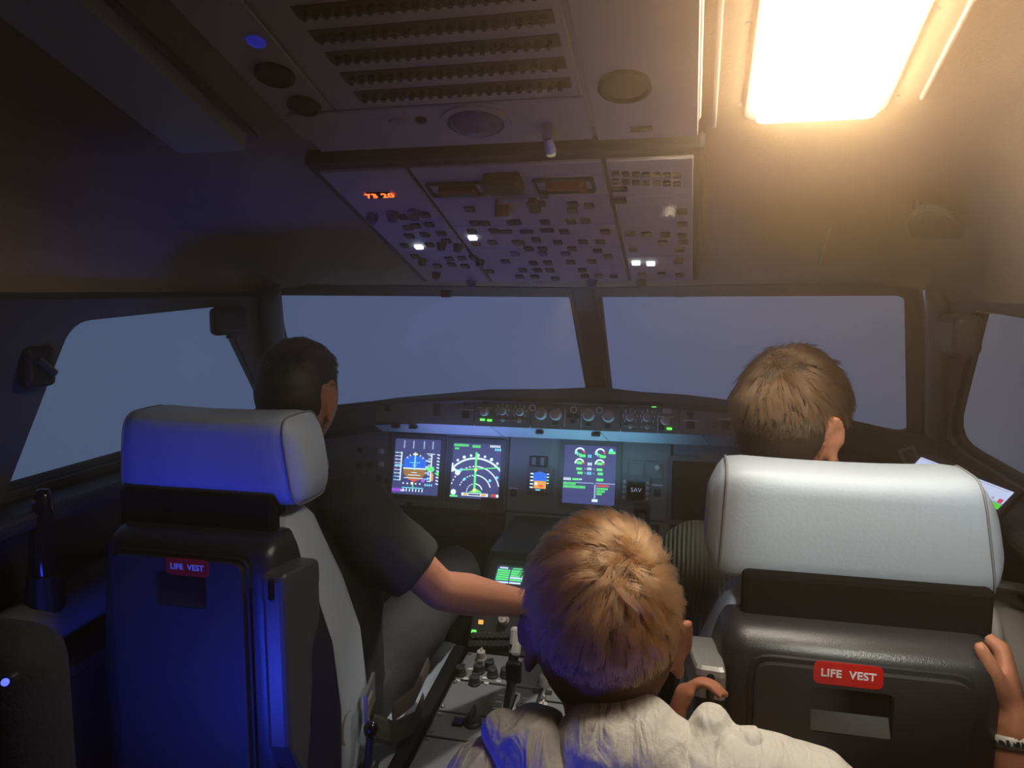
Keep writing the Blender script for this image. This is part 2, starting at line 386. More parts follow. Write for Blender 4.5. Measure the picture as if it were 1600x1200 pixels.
lamp(.392, .543, .062, .52, DIFF, 'glowing warm white ceiling lamp panel above the pale grey headrest', .020)
lamp(-.500, -.376, .075, .62, DIFFO, 'unlit flat ceiling lamp panel on the dark blue side of the cabin', .030)
# bright rails that edge the lit lamp's field
RAIL = mat('bright rail', (.62, .55, .42), .35)
for k, (x, v0) in enumerate(((.338, .0), (.597, .045))):
    bm = B(); box(bm, (0, .33, .003), (.006, .60, .010), .002); o = bm_obj('lamp_rail', bm, RAIL)
    o.matrix_world = OH @ Matrix.Translation((x, v0, -.032)); tag(o, ('thin bright metal rail between the breaker panel and the lit lamp', 'thin bright metal rail on the outer side of the lit lamp')[k], 'rail')

# circuit breaker panel, aft
AFT = OH @ Matrix.Translation((0, .058, 0))
cb = empty('circuit_breaker_panel', AFT, 'aft overhead panel with rows of dark round circuit breakers', 'panel')
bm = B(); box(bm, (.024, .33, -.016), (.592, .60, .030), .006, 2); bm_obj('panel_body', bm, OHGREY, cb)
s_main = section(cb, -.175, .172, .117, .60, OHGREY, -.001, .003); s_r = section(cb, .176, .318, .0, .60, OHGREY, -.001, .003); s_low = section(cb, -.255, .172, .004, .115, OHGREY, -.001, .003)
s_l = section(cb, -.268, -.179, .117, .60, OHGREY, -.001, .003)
brk = B(); lathe(brk, [(.0048, 0), (.0048, .006), (.0034, .0065), (.0034, .0095), (.0005, .010)], 10); bme = bpy.data.meshes.new('circuit_breaker'); brk.to_mesh(bme); brk.free(); bme.materials.append(BLACK)
SLOT = mat('breaker row paint', (.06, .055, .055), .7)
for k in range(8):
    v = .150 + k * .042
    bm = B(); box(bm, (.015, v, .0032), (.29, .022, .002)); bm_obj('breaker_row', bm, SLOT, cb)
    for i in range(21): put('circuit_breaker', bme, cb, -.117 + i * .0132, v, .004)
for (u, v, rr) in ((-.217, .210, .026), (-.214, .137, .023), (.226, .135, .034)):
    bm = B(); lathe(bm, [(rr, 0), (rr, .005), (rr * .85, .007), (rr * .8, .002), (.001, .002)], 24, Matrix.Translation((u, v, .003))); bm_obj('round_grille', bm, mat('dark grille', (.045, .045, .045), .6), cb, smooth=False)
bm = B(); ell(bm, (-.0, 0, 0), (.040, .034, .016)); bmesh.ops.translate(bm, verts=bm.verts[:], vec=(.014, .070, .003)); o = bm_obj('dome_light', bm, mat('violet lens', (.10, .09, .22), .25), cb, smooth=True); o['label'] = 'violet half-round lens'
bm = B(); plate(bm, [(.014 + .05 * math.cos(a), .070 + .044 * math.sin(a), .003) for a in [2 * math.pi * i / 24 for i in range(24)]], [[(.014 + .041 * math.cos(a), .070 + .035 * math.sin(a), .003) for a in [2 * math.pi * i / 24 for i in range(24)]]], (0, 0, .004)); bm_obj('bezel', bm, OHGREY, cb)
bm = B(); cyl(bm, (.111, .05, .002), (.113, .046, .022), .009, .007); cyl(bm, (.113, .046, .022), (.116, .032, .034), .0065, .008); o = bm_obj('reading_light', bm, mat('lilac plastic', (.22, .2, .36), .3), cb)
bm = B(); ell(bm, (.116, .030, .036), (.007, .006, .004)); bm_obj('lens', bm, glow('warm dim lens', (.9, .75, .5), .25), o, smooth=True)
for (u, w_) in ((-.096, .032), (-.062, .018)):
    bm = B(); ell(bm, (u, .083, .003), (w_ / 2, .008, .006)); bm_obj('oval_cap', bm, OHGREY if w_ > .02 else BLACK, cb, smooth=True)
bm = B(); box(bm, (.24, .03, .004), (.030, .012, .004), .001); bm_obj('marker_plate', bm, mat('faint brown', (.09, .075, .06), .6), cb)
bm = B(); ell(bm, (0, 0, 0), (.012, .012, .005)); o = bm_obj('indicator_lamp', bm, glow('dim blue', (.02, .02, .3), .6), cb, smooth=True); o.location = (-.205, .275, .003); o['label'] = 'dim blue indicator lamp'

# forward overhead control panel
oc = empty('overhead_control_panel', OH, 'sloping grey overhead panel full of small buttons, lit white caps and red digits', 'panel')
bm = B(); box(bm, (.008, -.278, -.017), (.640, .590, .030), .008, 2); bm_obj('panel_body', bm, mat('overhead frame', (.06, .06, .062), .5), oc)
secs = []
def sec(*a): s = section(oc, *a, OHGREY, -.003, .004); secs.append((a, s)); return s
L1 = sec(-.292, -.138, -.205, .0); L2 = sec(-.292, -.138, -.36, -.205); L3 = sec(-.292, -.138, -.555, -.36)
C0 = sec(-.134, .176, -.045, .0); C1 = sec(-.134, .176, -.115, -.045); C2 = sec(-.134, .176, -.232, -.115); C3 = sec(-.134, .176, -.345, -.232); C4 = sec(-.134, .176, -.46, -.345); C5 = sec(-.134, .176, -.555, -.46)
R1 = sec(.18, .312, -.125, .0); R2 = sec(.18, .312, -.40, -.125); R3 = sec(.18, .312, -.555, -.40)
bt = buttonmesh(.018, .017, .005, mat('dark push button', (.035, .033, .032), .45)); bt2 = buttonmesh(.026, .011, .005, MATS['dark push button']); bts = buttonmesh(.012, .012, .005, MATS['dark push button'])
btw = buttonmesh(.0165, .014, .006, glow('white lit cap', (.85, .95, 1.0), 2.2)); btp = buttonmesh(.018, .016, .005, mat('violet cap', (.10, .09, .17), .4))
btr = buttonmesh(.018, .014, .005, mat('dull red cap', (.11, .03, .02), .45))
def sec_of(u, v):
    for (a, s) in secs:
        if a[0] <= u <= a[1] and a[2] <= v <= a[3]: return s
    return secs[0][1]
def oput(me, px, py, name='push_button', w=.004, rot=0, label=None):
    u, v = onp(OH, px, py); u = min(max(u, -.283), .304); v = min(max(v, -.548), -.008)
    return put(name, me, sec_of(u, v), u, v, w, rot, label)
for px, py in [(655, 381), (739, 366.5), (994, 406), (1017, 407)]: oput(btw, px, py, label='push button lit white')
for px, py in [(894, 323), (845, 313), (852, 342), (895, 314), (921, 316), (892, 341), (915, 340), (742, 344), (758, 344), (800, 343), (734, 322), (807, 342), (850, 300), (638, 351), (650, 348), (671, 346), (630, 334), (665, 331), (640, 364), (664, 362), (690, 360), (633, 379), (672, 378), (698, 372), (649, 396), (702, 400), (722, 399), (684, 411), (706, 409), (727, 412),
               (738, 357), (772, 356), (770, 374), (808, 374), (838, 370), (872, 374), (911, 373), (938, 373), (882, 357), (813, 375), (946, 357), (826, 384), (848, 384), (894, 384), (934, 387), (856, 406), (834, 407), (817, 418), (840, 418), (860, 418), (910, 418), (925, 404), (790, 404), (812, 428), (836, 428), (868, 431), (914, 427), (935, 427), (959, 427), (740, 398), (765, 420), (892, 405), (950, 396),
               (985, 360), (1010, 361), (1040, 362), (1066, 363), (990, 385), (1036, 374), (1062, 385), (1004, 425), (1034, 424), (1060, 404), (1062, 425), (1066, 325), (970, 307)]:
    oput(bt, px, py)
for px, py in [(823, 357), (855, 355), (790, 357), (968, 290), (966, 309)]: oput(bt2, px, py)
for px, py in [(848, 392), (884, 392), (805, 392)]: oput(btp, px, py)
for px, py in [(744, 377), (1068, 373), (1066, 345), (1062, 402)]: oput(btr, px, py)
for i in range(7):
    for j in range(2): oput(bts, 962 + i * 16, 265 + j * 13 + i * .6)
kn = knobmesh(.011, .016, mat('lilac knob', (.12, .11, .20), .4)); kb = knobmesh(.014, .02, KNOBC); kd = knobmesh(.009, .014, KNOBD)
for px, py in [(582, 333), (614, 330), (648, 327), (737, 437), (925, 437)]: oput(kn, px, py, 'rotary_knob')
oput(kb, 1043, 320, 'rotary_knob')
for px, py in [(690, 378), (716, 380), (660, 402), (682, 424), (1003, 438), (750, 404)]: oput(kd, px, py, 'rotary_knob')
# red seven segment style digits
s = L1; u, v = onp(OH, 594, 301)
bm = B(); box(bm, (u, v, .0045), (.044, .022, .003), .001); o = bm_obj('digit_window', bm, GLOSSB, s); o['label'] = 'small black window with glowing red digits'
put('lettering', text_mesh('73 20', .021, spacing=1.1, bold=.0006), o, u, v, .0064).data.materials.append(glow('red digits', (1.0, .13, .03), 2.6))
# the two red fire handles with their guards, and the dark lever between them
for (px, py) in ((714, 290), (882, 284)):
    u, v = onp(OH, px, py)
    bm = B(); plate(bm, rrect(.098, .048, .006, .004, (u, v)), [rrect(.09, .040, .005, .004, (u, v))], (0, 0, .006)); g = bm_obj('guard_frame', bm, KNOBD, C1)
    bm = B(); box(bm, (u, v + .006, .010), (.058, .014, .014), .003); box(bm, (u + .030, v - .002, .009), (.010, .028, .012), .002); bm_obj('fire_handle', bm, REDH, g)['label'] = 'dull red pull handle'
    bm = B(); box(bm, (u - .002, v - .010, .0065), (.048, .014, .004), .001); bm_obj('lit_window', bm, glow('lilac lit window', (.30, .30, .55), .35) if px < 800 else PANELD, g)
u, v = onp(OH, 792, 285)
bm = B(); box(bm, (u, v + .02, .012), (.060, .050, .024), .006); bm_obj('handle_housing', bm, mat('dark brown plastic', (.035, .025, .02), .5), C1)
bm = B(); cyl(bm, (u - .022, v - .05, .004), (u - .022, v - .065, .03), .010, .013); o = bm_obj('guard_knob', bm, mat('brown knob', (.11, .05, .03), .4), C2)
bm = B(); ell(bm, (u - .020, v - .085, .018), (.013, .012, .010)); bm_obj('knob_cap', bm, KNOBC, o, smooth=True)
bm = B(); box(bm, (u + .006, v - .035, .012), (.045, .010, .012), .002); bm_obj('pale_placard', bm, mat('pale placard', (.42, .38, .36), .5), C2)
bm = B(); box(bm, (u - .012, v - .042, .014), (.022, .007, .010), .002); bm_obj('pink_tab', bm, mat('pink tab', (.55, .28, .26), .5), C2)
bm = B(); box(bm, (u + .030, v - .075, .008), (.020, .050, .010), .003, M=None); bm_obj('dark_strip', bm, mat('dark brown plastic', (.03, .02, .02), .5), C2)
for px in (820, 846):
    bm = B(); u, v = onp(OH, px, 446); box(bm, (u, -.560, .001), (.014, .006, .006), .001); bm_obj('pale_clip', bm, mat('pale placard', (.4, .4, .4), .5), oc)
# slim clip and sun-visor wing on the lamp side
p = at(1287, 387, 1.72); bm = B(); tube(bm, [at(1297, 358, 1.405), at(1279, 414, 1.575)], [(.004, .002), (.004, .002)], 8); tag(bm_obj('chrome_rod', bm, METAL), 'slim shiny rod on the ceiling lining above the windscreen on the lamp side', 'rod')
r = empty('visor_wing', at(1465, 345, 1.284), 'dark wing-shaped visor pad on the lining ahead of the lit lamp', 'visor')
bm = B(); plate(bm, roundpoly([at(1425, 362, 1.284), at(1415, 335, 1.250), at(1445, 316, 1.216), at(1490, 330, 1.198), at(1512, 352, 1.216), at(1500, 362, 1.241)], .012), [], (0, -.004, -.012)); wobj('pad', bm, mat('visor brown', (.07, .06, .05), .7), r)
bm = B(); cyl(bm, at(1430, 345, 1.258), at(1430, 330, 1.275) + V((0, 0, .03)), .006); wobj('hinge', bm, KNOBD, r)

# ------------------------------------------------------------------ instrument panel and displays
IP = frame((0, 2.4, 1.063), (1, 0, 0), (0, .26, .966))          # u right, v up, n towards the cabin
IPM = mat('instrument panel paint', (.22, .225, .22), .55, bump=.05, scale=300)
ip = empty('instrument_panel', IP, 'dark grey main instrument panel below the glareshield with knobs and switches', 'panel')
bm = B(); plate(bm, [(-.98, .05, -.05), (.98, .05, -.05), (.98, -.215, -.05), (.262, -.215, -.05), (.262, -.40, -.05), (-.262, -.40, -.05), (-.262, -.222, -.05), (-.98, -.222, -.05)], [], (0, 0, .047)); bm_obj('panel_body', bm, PANELD, ip)
def isec(u0, u1, v0, v1, m=IPM, name='panel_section'): return section(ip, u0, u1, v0, v1, m, -.004, .001, name)
sL = isec(-.95, -.262, -.22, .035); sC = isec(-.26, .10, -.215, .035); sC2 = isec(.102, .258, -.215, .035); sR = isec(.262, .95, -.215, .035)
sD = isec(-.26, .26, -.31, -.217); sE = isec(-.26, .26, -.395, -.312)
SCR = glow('display background', rgb(70, 72, 118), 1.3)
SYM = {k: glow('symbol ' + k, c, e * 1.4) for k, (c, e) in dict(white=((.85, .95, 1), 1.0), green=((.15, 1, .2), .95), cyan=((.25, .85, 1), .9), blue=((.03, .16, .75), .9), brown=((.42, .20, .06), .85), yellow=((1, .9, .25), 1), orange=((1, .42, .08), .9), red=((1, .10, .05), .95), magenta=((.55, .1, .9), .9), pale=((.45, .5, .75), .8), navy=((.03, .035, .10), .8)).items()}
SYK = list(SYM)
class Sym:
    def __init__(s, w, h): s.w, s.h, s.bm, s.k = w, h, B(), 0
    def p(s, a, b):
        return ((a - .5) * s.w, (.5 - b) * s.h, .0018 + s.k * .00002)
    def poly(s, pts, col):
        s.k += 1; f = fan(s.bm, [s.p(*q) for q in pts]); f.material_index = SYK.index(col); f.normal_update()
        if f.normal.z < 0: f.normal_flip()
    def rect(s, a0, b0, a1, b1, col): s.poly([(a0, b1), (a1, b1), (a1, b0), (a0, b0)], col)
    def line(s, a0, b0, a1, b1, wd, col):
        dx, dy = (a1 - a0) * s.w, (b1 - b0) * s.h; L = math.hypot(dx, dy); nx, ny = -dy / L * wd / 2, dx / L * wd / 2
        ox, oy = nx * .16 / s.w, ny * .16 / s.h
        s.poly([(a0 + ox, b0 + oy), (a1 + ox, b1 + oy), (a1 - ox, b1 - oy), (a0 - ox, b0 - oy)], col)
    def arc(s, ca, cb, r, t0, t1, wd, col, n=24, dash=False):
        asp = s.w / s.h
        for i in range(n):
            if dash and i % 2: continue
            a = math.radians(t0 + (t1 - t0) * i / n); b = math.radians(t0 + (t1 - t0) * (i + 1) / n)
            q = lambda rr, t: (ca + rr * math.sin(t), cb - rr * math.cos(t) * asp)
            s.poly([q(r - wd / 2, a), q(r - wd / 2, b), q(r + wd / 2, b), q(r + wd / 2, a)], col)
    def disc(s, ca, cb, r, col, n=16): s.poly([(ca + r * math.sin(2 * math.pi * i / n), cb + r * math.cos(2 * math.pi * i / n) * s.w / s.h) for i in range(n)], col)
    def dashes(s, a, b, n, wd, col, h=.022, gap=.35):
        """a word too small to read: a row of upright blocks"""
        for i in range(n): s.rect(a + i * wd, b, a + (i + 1 - gap) * wd, b + h, col)
    def done(s, parent):
        o = bm_obj('symbology', s.bm, list(SYM.values()), parent); return o
def display(px, py, w, h, label, M=IP, bez=.016, screen=SCR, cat='display', parentname='display_unit', rot=0):
    u, v = onp(M, px, py)
    r = empty(parentname, M @ Matrix.Translation((u, v, .001)) @ Matrix.Rotation(rot, 4, 'Z'), label, cat)
    bm = B(); plate(bm, rrect(w + 2 * bez, h + 2 * bez, .008, -.002), [rrect(w, h, .004, -.002)], (0, 0, .010)); bm_obj('bezel', bm, BEZ, r)
    bm = B(); plate(bm, rrect(w + .004, h + .004, .003, -.002), [], (0, 0, .0035)); s = bm_obj('screen', bm, screen, r); s.location.z = 0
    return r, s
def sym_on(s, w, h):
    return Sym(w, h)
# primary flight display
w, h = .163, .184
r, sc = display(651.5, 729.5, w, h, 'lit flight display with blue and brown attitude picture, first screen from the black-haired pilot')
g = Sym(w, h); 
for a in (.20, .40, .63, .82): g.rect(a - .014, .03, a + .014, .17, 'pale')
g.poly([(.22, .36), (.30, .31), (.62, .31), (.70, .36), (.71, .54), (.21, .54)], 'blue')
g.poly([(.21, .54), (.71, .54), (.69, .64), (.58, .735), (.46, .76), (.34, .735), (.23, .64)], 'brown')
g.rect(.21, .522, .71, .545, 'white'); g.rect(.44, .27, .47, .56, 'cyan'); g.poly([(.455, .23), (.41, .29), (.50, .29)], 'yellow')
for k in range(6): t = math.radians(-50 + 20 * k); g.line(.455 + .20 * math.sin(t), .46 - .17 * math.cos(t), .455 + .24 * math.sin(t), .46 - .205 * math.cos(t), .02, 'white')
for b, l in ((.42, .11), (.47, .05), (.60, .06), (.645, .13)): g.rect(.455 - l, b, .455 + l, b + .012, 'cyan' if b < .5 else 'white')
g.rect(.24, .70, .67, .712, 'white'); g.poly([(.34, .725), (.58, .725), (.46, .77)], 'red')
g.rect(.145, .24, .170, .76, 'white'); 
for k in range(9): g.rect(.09, .25 + k * .062, .15, .262 + k * .062, 'white'); g.dashes(.02, .245 + k * .062, 3, .022, 'cyan' if k > 6 else 'white', .02)
g.rect(.03, .47, .19, .49, 'cyan')
g.rect(.80, .26, .825, .76, 'white'); g.rect(.70, .25, .88, .262, 'white')
for k in range(9): g.rect(.74, .28 + k * .058, .80, .292 + k * .058, 'white' if k != 4 else 'green')
for k in range(4): g.dashes(.69, .37 + k * .11, 4, .025, 'cyan' if k == 3 else 'white', .028)
g.poly([(.70, .51), (.86, .48), (.89, .53), (.86, .575), (.74, .56)], 'green'); g.rect(.83, .60, .87, .74, 'orange'); g.dashes(.70, .80, 4, .045, 'cyan', .035)
for k in range(10): g.poly([(.93, .25 + k * .058), (.985, .262 + k * .058), (.985, .285 + k * .058), (.93, .27 + k * .058)], 'white')
g.poly([(.90, .60), (.99, .56), (.98, .65)], 'green'); g.disc(.66, .74, .04, 'magenta'); g.disc(.43, .80, .03, 'yellow')
for k in range(5): g.disc(.24 + k * .09, .805, .018, 'white', 8)
g.rect(.22, .875, .68, .89, 'cyan'); g.rect(.44, .82, .46, .92, 'green')
for k in range(7): g.rect(.24 + k * .068, .90, .262 + k * .068, .95, 'white')
g.dashes(.01, .90, 6, .04, 'magenta', .06)
g.dashes(.20, .92, 3, .03, 'white', .03)
g.done(sc)
# navigation display
r, sc = display(744, 736, .166, .180, 'lit map display with white range arcs and a green track line beside the attitude display')
w, h = .166, .180; g = Sym(w, h)
g.dashes(.02, .02, 9, .034, 'green', .045); g.dashes(.04, .085, 3, .03, 'green', .04); g.dashes(.40, .03, 5, .034, 'green', .05); g.dashes(.76, .02, 6, .036, 'white', .04); g.dashes(.86, .075, 4, .034, 'cyan', .045)
g.arc(.5, .88, .66, -47, 52, .035, 'white', 30)
for k in range(9): t = math.radians(-44 + 11.5 * k); g.disc(.5 + .72 * math.sin(t), .88 - .72 * math.cos(t) * w / h, .026 if k % 2 else .034, 'white', 10)
g.arc(.5, .88, .50, -75, 75, .022, 'white', 36, True); g.arc(.5, .88, .50, 0, 75, .022, 'white', 18)
g.arc(.5, .88, .33, -70, 72, .022, 'white', 30, True); g.arc(.5, .88, .33, 0, 72, .022, 'white', 15)
g.arc(.5, .88, .16, -90, 72, .022, 'white', 20, True); g.arc(.5, .88, .16, 0, 72, .022, 'white', 10)
g.rect(.475, .16, .515, .88, 'green'); g.line(.14, .50, .99, .42, .022, 'green'); g.poly([(.0, .42), (.12, .50), (.0, .54)], 'white'); g.disc(.13, .545, .055, 'white'); g.disc(.20, .49, .03, 'cyan')
for a, b in ((.80, .66), (.94, .60), (.28, .66)): g.disc(a, b, .03, 'cyan', 8)
g.line(.44, .58, .50, .62, .02, 'cyan'); g.disc(.50, .48, .035, 'yellow', 8); g.poly([(.38, .89), (.66, .89), (.60, .85), (.53, .82), (.46, .85)], 'green'); g.disc(.50, .85, .04, 'yellow', 8)
g.rect(.24, .90, .78, .955, 'white'); g.rect(.38, .915, .62, .940, 'navy'); g.rect(.28, .91, .36, .945, 'orange'); g.rect(.64, .91, .74, .945, 'orange')
g.disc(.07, .90, .055, 'white'); g.rect(.0, .955, .16, .985, 'green'); g.dashes(.84, .90, 4, .038, 'red', .045); g.dashes(.84, .955, 4, .034, 'red', .035); g.disc(.97, .93, .03, 'white', 8)
g.done(sc)
# engine display
r, sc = display(921, 742, .166, .184, 'lit engine display with four small round gauges, above the boy with ginger hair')
w, h = .166, .184; g = Sym(w, h)
for a in (.30, .69):
    g.arc(a, .125, .085, -110, 60, .03, 'white', 16); g.arc(a, .125, .085, 60, 95, .03, 'red', 4); g.line(a - .10, .12, a + .03, .16, .025, 'green'); g.arc(a, .13, .06, -150, -60, .02, 'cyan', 8); g.rect(a - .01, .155, a + .11, .20, 'green')
    g.arc(a, .31, .08, -95, 70, .03, 'white', 16); g.arc(a, .31, .08, 70, 100, .03, 'red', 4); g.rect(a - .05, .28, a + .05, .325, 'green')
    g.rect(a - .055, .385, a + .055, .425, 'green'); g.rect(a - .03, .455, a + .07, .495, 'green')
g.dashes(.46, .155, 2, .04, 'cyan', .05); g.dashes(.46, .29, 3, .03, 'white', .05); g.dashes(.46, .375, 3, .028, 'white', .045); g.dashes(.46, .45, 3, .028, 'cyan', .05)
for b in (.395, .47): g.line(.40, b, .45, b + .01, .012, 'pale'); g.line(.56, b, .60, b + .01, .012, 'pale')
g.disc(.90, .07, .04, 'cyan', 10); g.rect(.85, .085, .98, .125, 'green'); g.dashes(.01, .565, 5, .03, 'white', .045); g.rect(.18, .57, .30, .605, 'green'); g.dashes(.31, .57, 2, .03, 'white', .03); g.rect(.64, .555, .77, .60, 'green')
g.rect(.24, .635, .60, .65, 'pale'); g.rect(.63, .63, .995, .645, 'pale'); g.rect(.605, .66, .635, .90, 'pale')
g.dashes(.01, .64, 9, .027, 'green', .045); g.dashes(.01, .695, 16, .027, 'green', .045); g.dashes(.655, .66, 9, .026, 'red', .035)
for k in range(3): g.dashes(.655, .71 + k * .045, 8 - k * 2, .027, 'green', .036)
g.rect(.57, .91, .68, .955, 'white'); g.done(sc)
# standby instrument
r, sc = display(843.5, 751.5, .062, .064, 'small square standby screen, blue over orange, between the map and engine displays', bez=.012, screen=glow('dark screen', (.02, .022, .035), 1))
w, h = .062, .064; g = Sym(w, h); g.poly([(.12, .14), (.5, .02), (.88, .14), (.86, .50), (.14, .50)], 'blue'); g.rect(.2, .5, .84, .88, 'orange'); g.rect(.24, .58, .38, .70, 'white'); g.rect(.46, .70, .70, .80, 'red')
for k in range(5): g.rect(.0, .12 + k * .17, .16, .19 + k * .17, 'white')
for k in range(4): g.rect(.86, .12 + k * .15, .99, .17 + k * .15, 'green' if k == 2 else 'white')
g.rect(.3, .92, .55, .98, 'cyan'); g.done(sc)
for dx in (-.026, 0, .026): bm = B(); cyl(bm, (dx, -.0385, .004), (dx, -.0385, .010), .004); bm_obj('adjust_knob', bm, KNOBD, r)
# display units whose glass is dark
OFF = mat('dark display glass', (.018, .015, .012), .25)
display(1092, 768, .163, .180, 'switched-off dark display glass between the pale headrest and the small clock', screen=OFF)
display(1205, 775, .163, .180, 'switched-off dark display glass in front of the brown-haired co-pilot', screen=OFF)
display(922, 885, .163, .150, 'switched-off lower centre display hidden behind the boy with ginger hair', M=IP, screen=OFF)
# clock and gear indicators to the far side of the engine display
r, sc = display(994, 766, .056, .066, 'square clock with dark face and faint white digits beside the engine display', bez=.016, screen=GLOSSB)
o = put('lettering', text_mesh('SAV', .019, spacing=1.05), sc, 0, 0, .0018); o.data.materials.append(glow('faint digits', (.6, .65, .7), .45))
for s in (-1, 1):
    for k in range(4): bm = B(); box(bm, (s * .036, .024 - k * .016, .010), (.010, .012, .006), .002, 1); bm_obj('push_button', bm, OHGREY, r)
u0, v0 = onp(IP, 1006, 734)
bm = B(); plate(bm, rrect(.115, .052, .006, .0015, (u0, v0)), [rrect(.044, .040, .003, .0015, (u0 - .028, v0)), rrect(.030, .040, .003, .0015, (u0 + .015, v0))], (0, 0, .007)); bm_obj('indicator_frame', bm, IPM, sC2)
kn2 = knobmesh(.009, .018, KNOBC)
def iput(me, px, py, name, par, w=.001, rot=0, label=None): u, v = onp(IP, px, py); return put(name, me, par, u, v, w, rot, label)
iput(kn2, 1027.5, 731, 'rotary_knob', sC2)
db = buttonmesh(.020, .022, .004, MATS['dark push button'])
iput(db, 1027, 770, 'push_button', sC2)
bm = B(); u, v = onp(IP, 1027, 758); box(bm, (u, v, .002), (.034, .005, .002)); bm_obj('pale_bar', bm, WHITEP, sC2)
iput(db, 803, 770, 'push_button', sC); bm = B(); u, v = onp(IP, 803, 763); box(bm, (u, v, .002), (.030, .005, .002)); bm_obj('pale_bar', bm, WHITEP, sC)
bm = B(); u, v = onp(IP, 842, 721); box(bm, (u, v, .004), (.060, .034, .008), .003); bm_obj('selector_box', bm, PANELD, sC)
for d in (-.014, .014): bm = B(); box(bm, (u + d, v, .011), (.014, .026, .008), .002); bm_obj('toggle', bm, IPM, sC)
# landing gear lever
u, v = onp(IP, 1003, 806)
bm = B(); plate(bm, rrect(.05, .10, .012, .001, (u, v)), [rrect(.018, .075, .006, .001, (u, v))], (0, 0, .004)); gs = bm_obj('gear_slot', bm, PANELD, sC2)
bm = B(); cyl(bm, (u, v + .02, .0), (u, v + .024, .045), .006); cyl(bm, (u - .02, v + .024, .045), (u + .02, v + .024, .045), .016); bm_obj('gear_lever', bm, BLACK, gs)
# left side knobs and switches
for px, py, me in [(596, 706, kn2), (596, 726, kn2), (564, 703, kd), (561, 727, kd), (579, 726, kd)]: iput(me, px, py, 'rotary_knob', sL)
for px, py in [(592, 747), (606, 752), (640, 790)]: iput(db, px, py, 'push_button', sL)
bm = B(); u, v = onp(IP, 577, 714); 
for k in range(3): box(bm, (u, v - .006 * k, .0015), (.05, .0012, .001))
bm_obj('scale_lines', bm, mat('grey print', (.2, .2, .2), .6), sL)
# slide-out table under the displays, dark footwell below
r = empty('slide_table', IP @ Matrix.Translation((-.44, -.275, -.03)), 'dark pull-out table edge under the two lit displays with a paler handle strip', 'table')
bm = B(); box(bm, (0, 0, 0), (.34, .085, .04), .008); bm_obj('table_leaf', bm, BLACK, r)
bm = B(); box(bm, (.065, .018, .022), (.125, .028, .008), .003); bm_obj('handle_strip', bm, PANELD, r)
bm = B(); box(bm, (.135, .075, .035), (.075, .05, .012), .003); bm_obj('latch_plate', bm, PANELD, r)
bm = B(); box(bm, (0, 2.55, .55), (2.0, .04, .9)); tag(bm_obj('wall_footwell', bm, BLACK), kind='structure')

# ------------------------------------------------------------------ glareshield and autopilot panel
FC = frame((-.02, 2.25, 1.185), (1, 0, 0), (0, .1, .995))
GS = mat('glareshield vinyl', (.026, .025, .025), .7, bump=.3, scale=200)
gs = empty('glareshield', (0, 2.3, 1.18), 'long dark hooded glareshield running under the windscreen', 'glareshield')
bm = B(); stations = []
for x in (-.97, -.80, -.66, -.48, -.335, -.12, 0, .12, .30, .45, .66, .80, .97):
    ax = abs(x); zt = 1.250 - .012 * (ax / .335) if ax < .335 else 1.238 - (ax - .335) * .115
    yf = 2.247 if ax < .7 else 2.247 - (ax - .7) * .9
    zf = 1.226 - max(0, ax - .32) * .07
    zb = 1.134 if ax < .7 else 1.12
    stations.append([bm.verts.new(p) for p in [(x, yf + .006, zf - .066), (x, yf, zf - .004), (x, yf - .006, zf + .003), (x, yf + .01, zf + .012), (x, yf + .10, zt - .004), (x, yf + .19, zt), (x, 2.66 - ax * .45, zt - .02), (x, 2.66 - ax * .45, zt - .1), (x, yf + .12, zb - .002)]])
for a, b in zip(stations, stations[1:]): bridge(bm, a, b)
bm.faces.new(stations[0]); bm.faces.new(stations[-1][::-1]); bmesh.ops.recalc_face_normals(bm, faces=bm.faces[:]); wobj('hood', bm, GS, gs)
# pale lip under the face, lit by the screens and the added fill lamps
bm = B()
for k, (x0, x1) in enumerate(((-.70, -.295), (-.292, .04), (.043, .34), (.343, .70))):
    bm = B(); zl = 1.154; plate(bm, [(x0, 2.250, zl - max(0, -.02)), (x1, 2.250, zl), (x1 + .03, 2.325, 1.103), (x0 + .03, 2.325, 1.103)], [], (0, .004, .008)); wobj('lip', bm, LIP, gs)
for px, py, w_ in ((640, 659, .028), (668, 664, .026), (860, 678, .024), (941, 681, .026)):
    bm = B(); p = V(((px - 921) * .00213 - .005, 2.272, 1.131)); box(bm, p, (w_, .02, .010), .003); wobj('clip', bm, BLACK, gs)
ap = empty('autopilot_panel', FC, 'row of beige knobs, small windows and green lights on the face of the glareshield', 'panel')
FCM = mat('glareshield face paint', (.17, .162, .156), .55)
WNG = mat('wing face paint', (.19, .18, .175), .55)
def fsec(px0, px1, m): 
    u0, _ = onp(FC, px0, 650); u1, _ = onp(FC, px1, 660); bm = B()
    d0, d1 = -.0 * 0, 0
    f = lambda u: (-.037, .037 - max(0, abs(u) - .31) * .07)
    plate(bm, [(u0 + .0015, f(u0)[0], 0), (u1 - .0015, f(u1)[0], 0), (u1 - .0015, f(u1)[1], 0), (u0 + .0015, f(u0)[1], 0)], [], (0, 0, .006)); return bm_obj('panel_section', bm, m, ap)
f1 = fsec(588, 742, WNG); f2 = fsec(742, 829, FCM); f3 = fsec(829, 970, FCM); f4 = fsec(970, 1061, FCM); f5 = fsec(1061, 1150, WNG); f6 = fsec(1150, 1235, WNG)
def fsel(px): return f1 if px < 742 else f2 if px < 829 else f3 if px < 970 else f4 if px < 1061 else f5 if px < 1150 else f6
def fput(me, px, py, name, w=.006, rot=0, label=None): u, v = onp(FC, px, py); return put(name, me, fsel(px), u, v, w, rot, label)
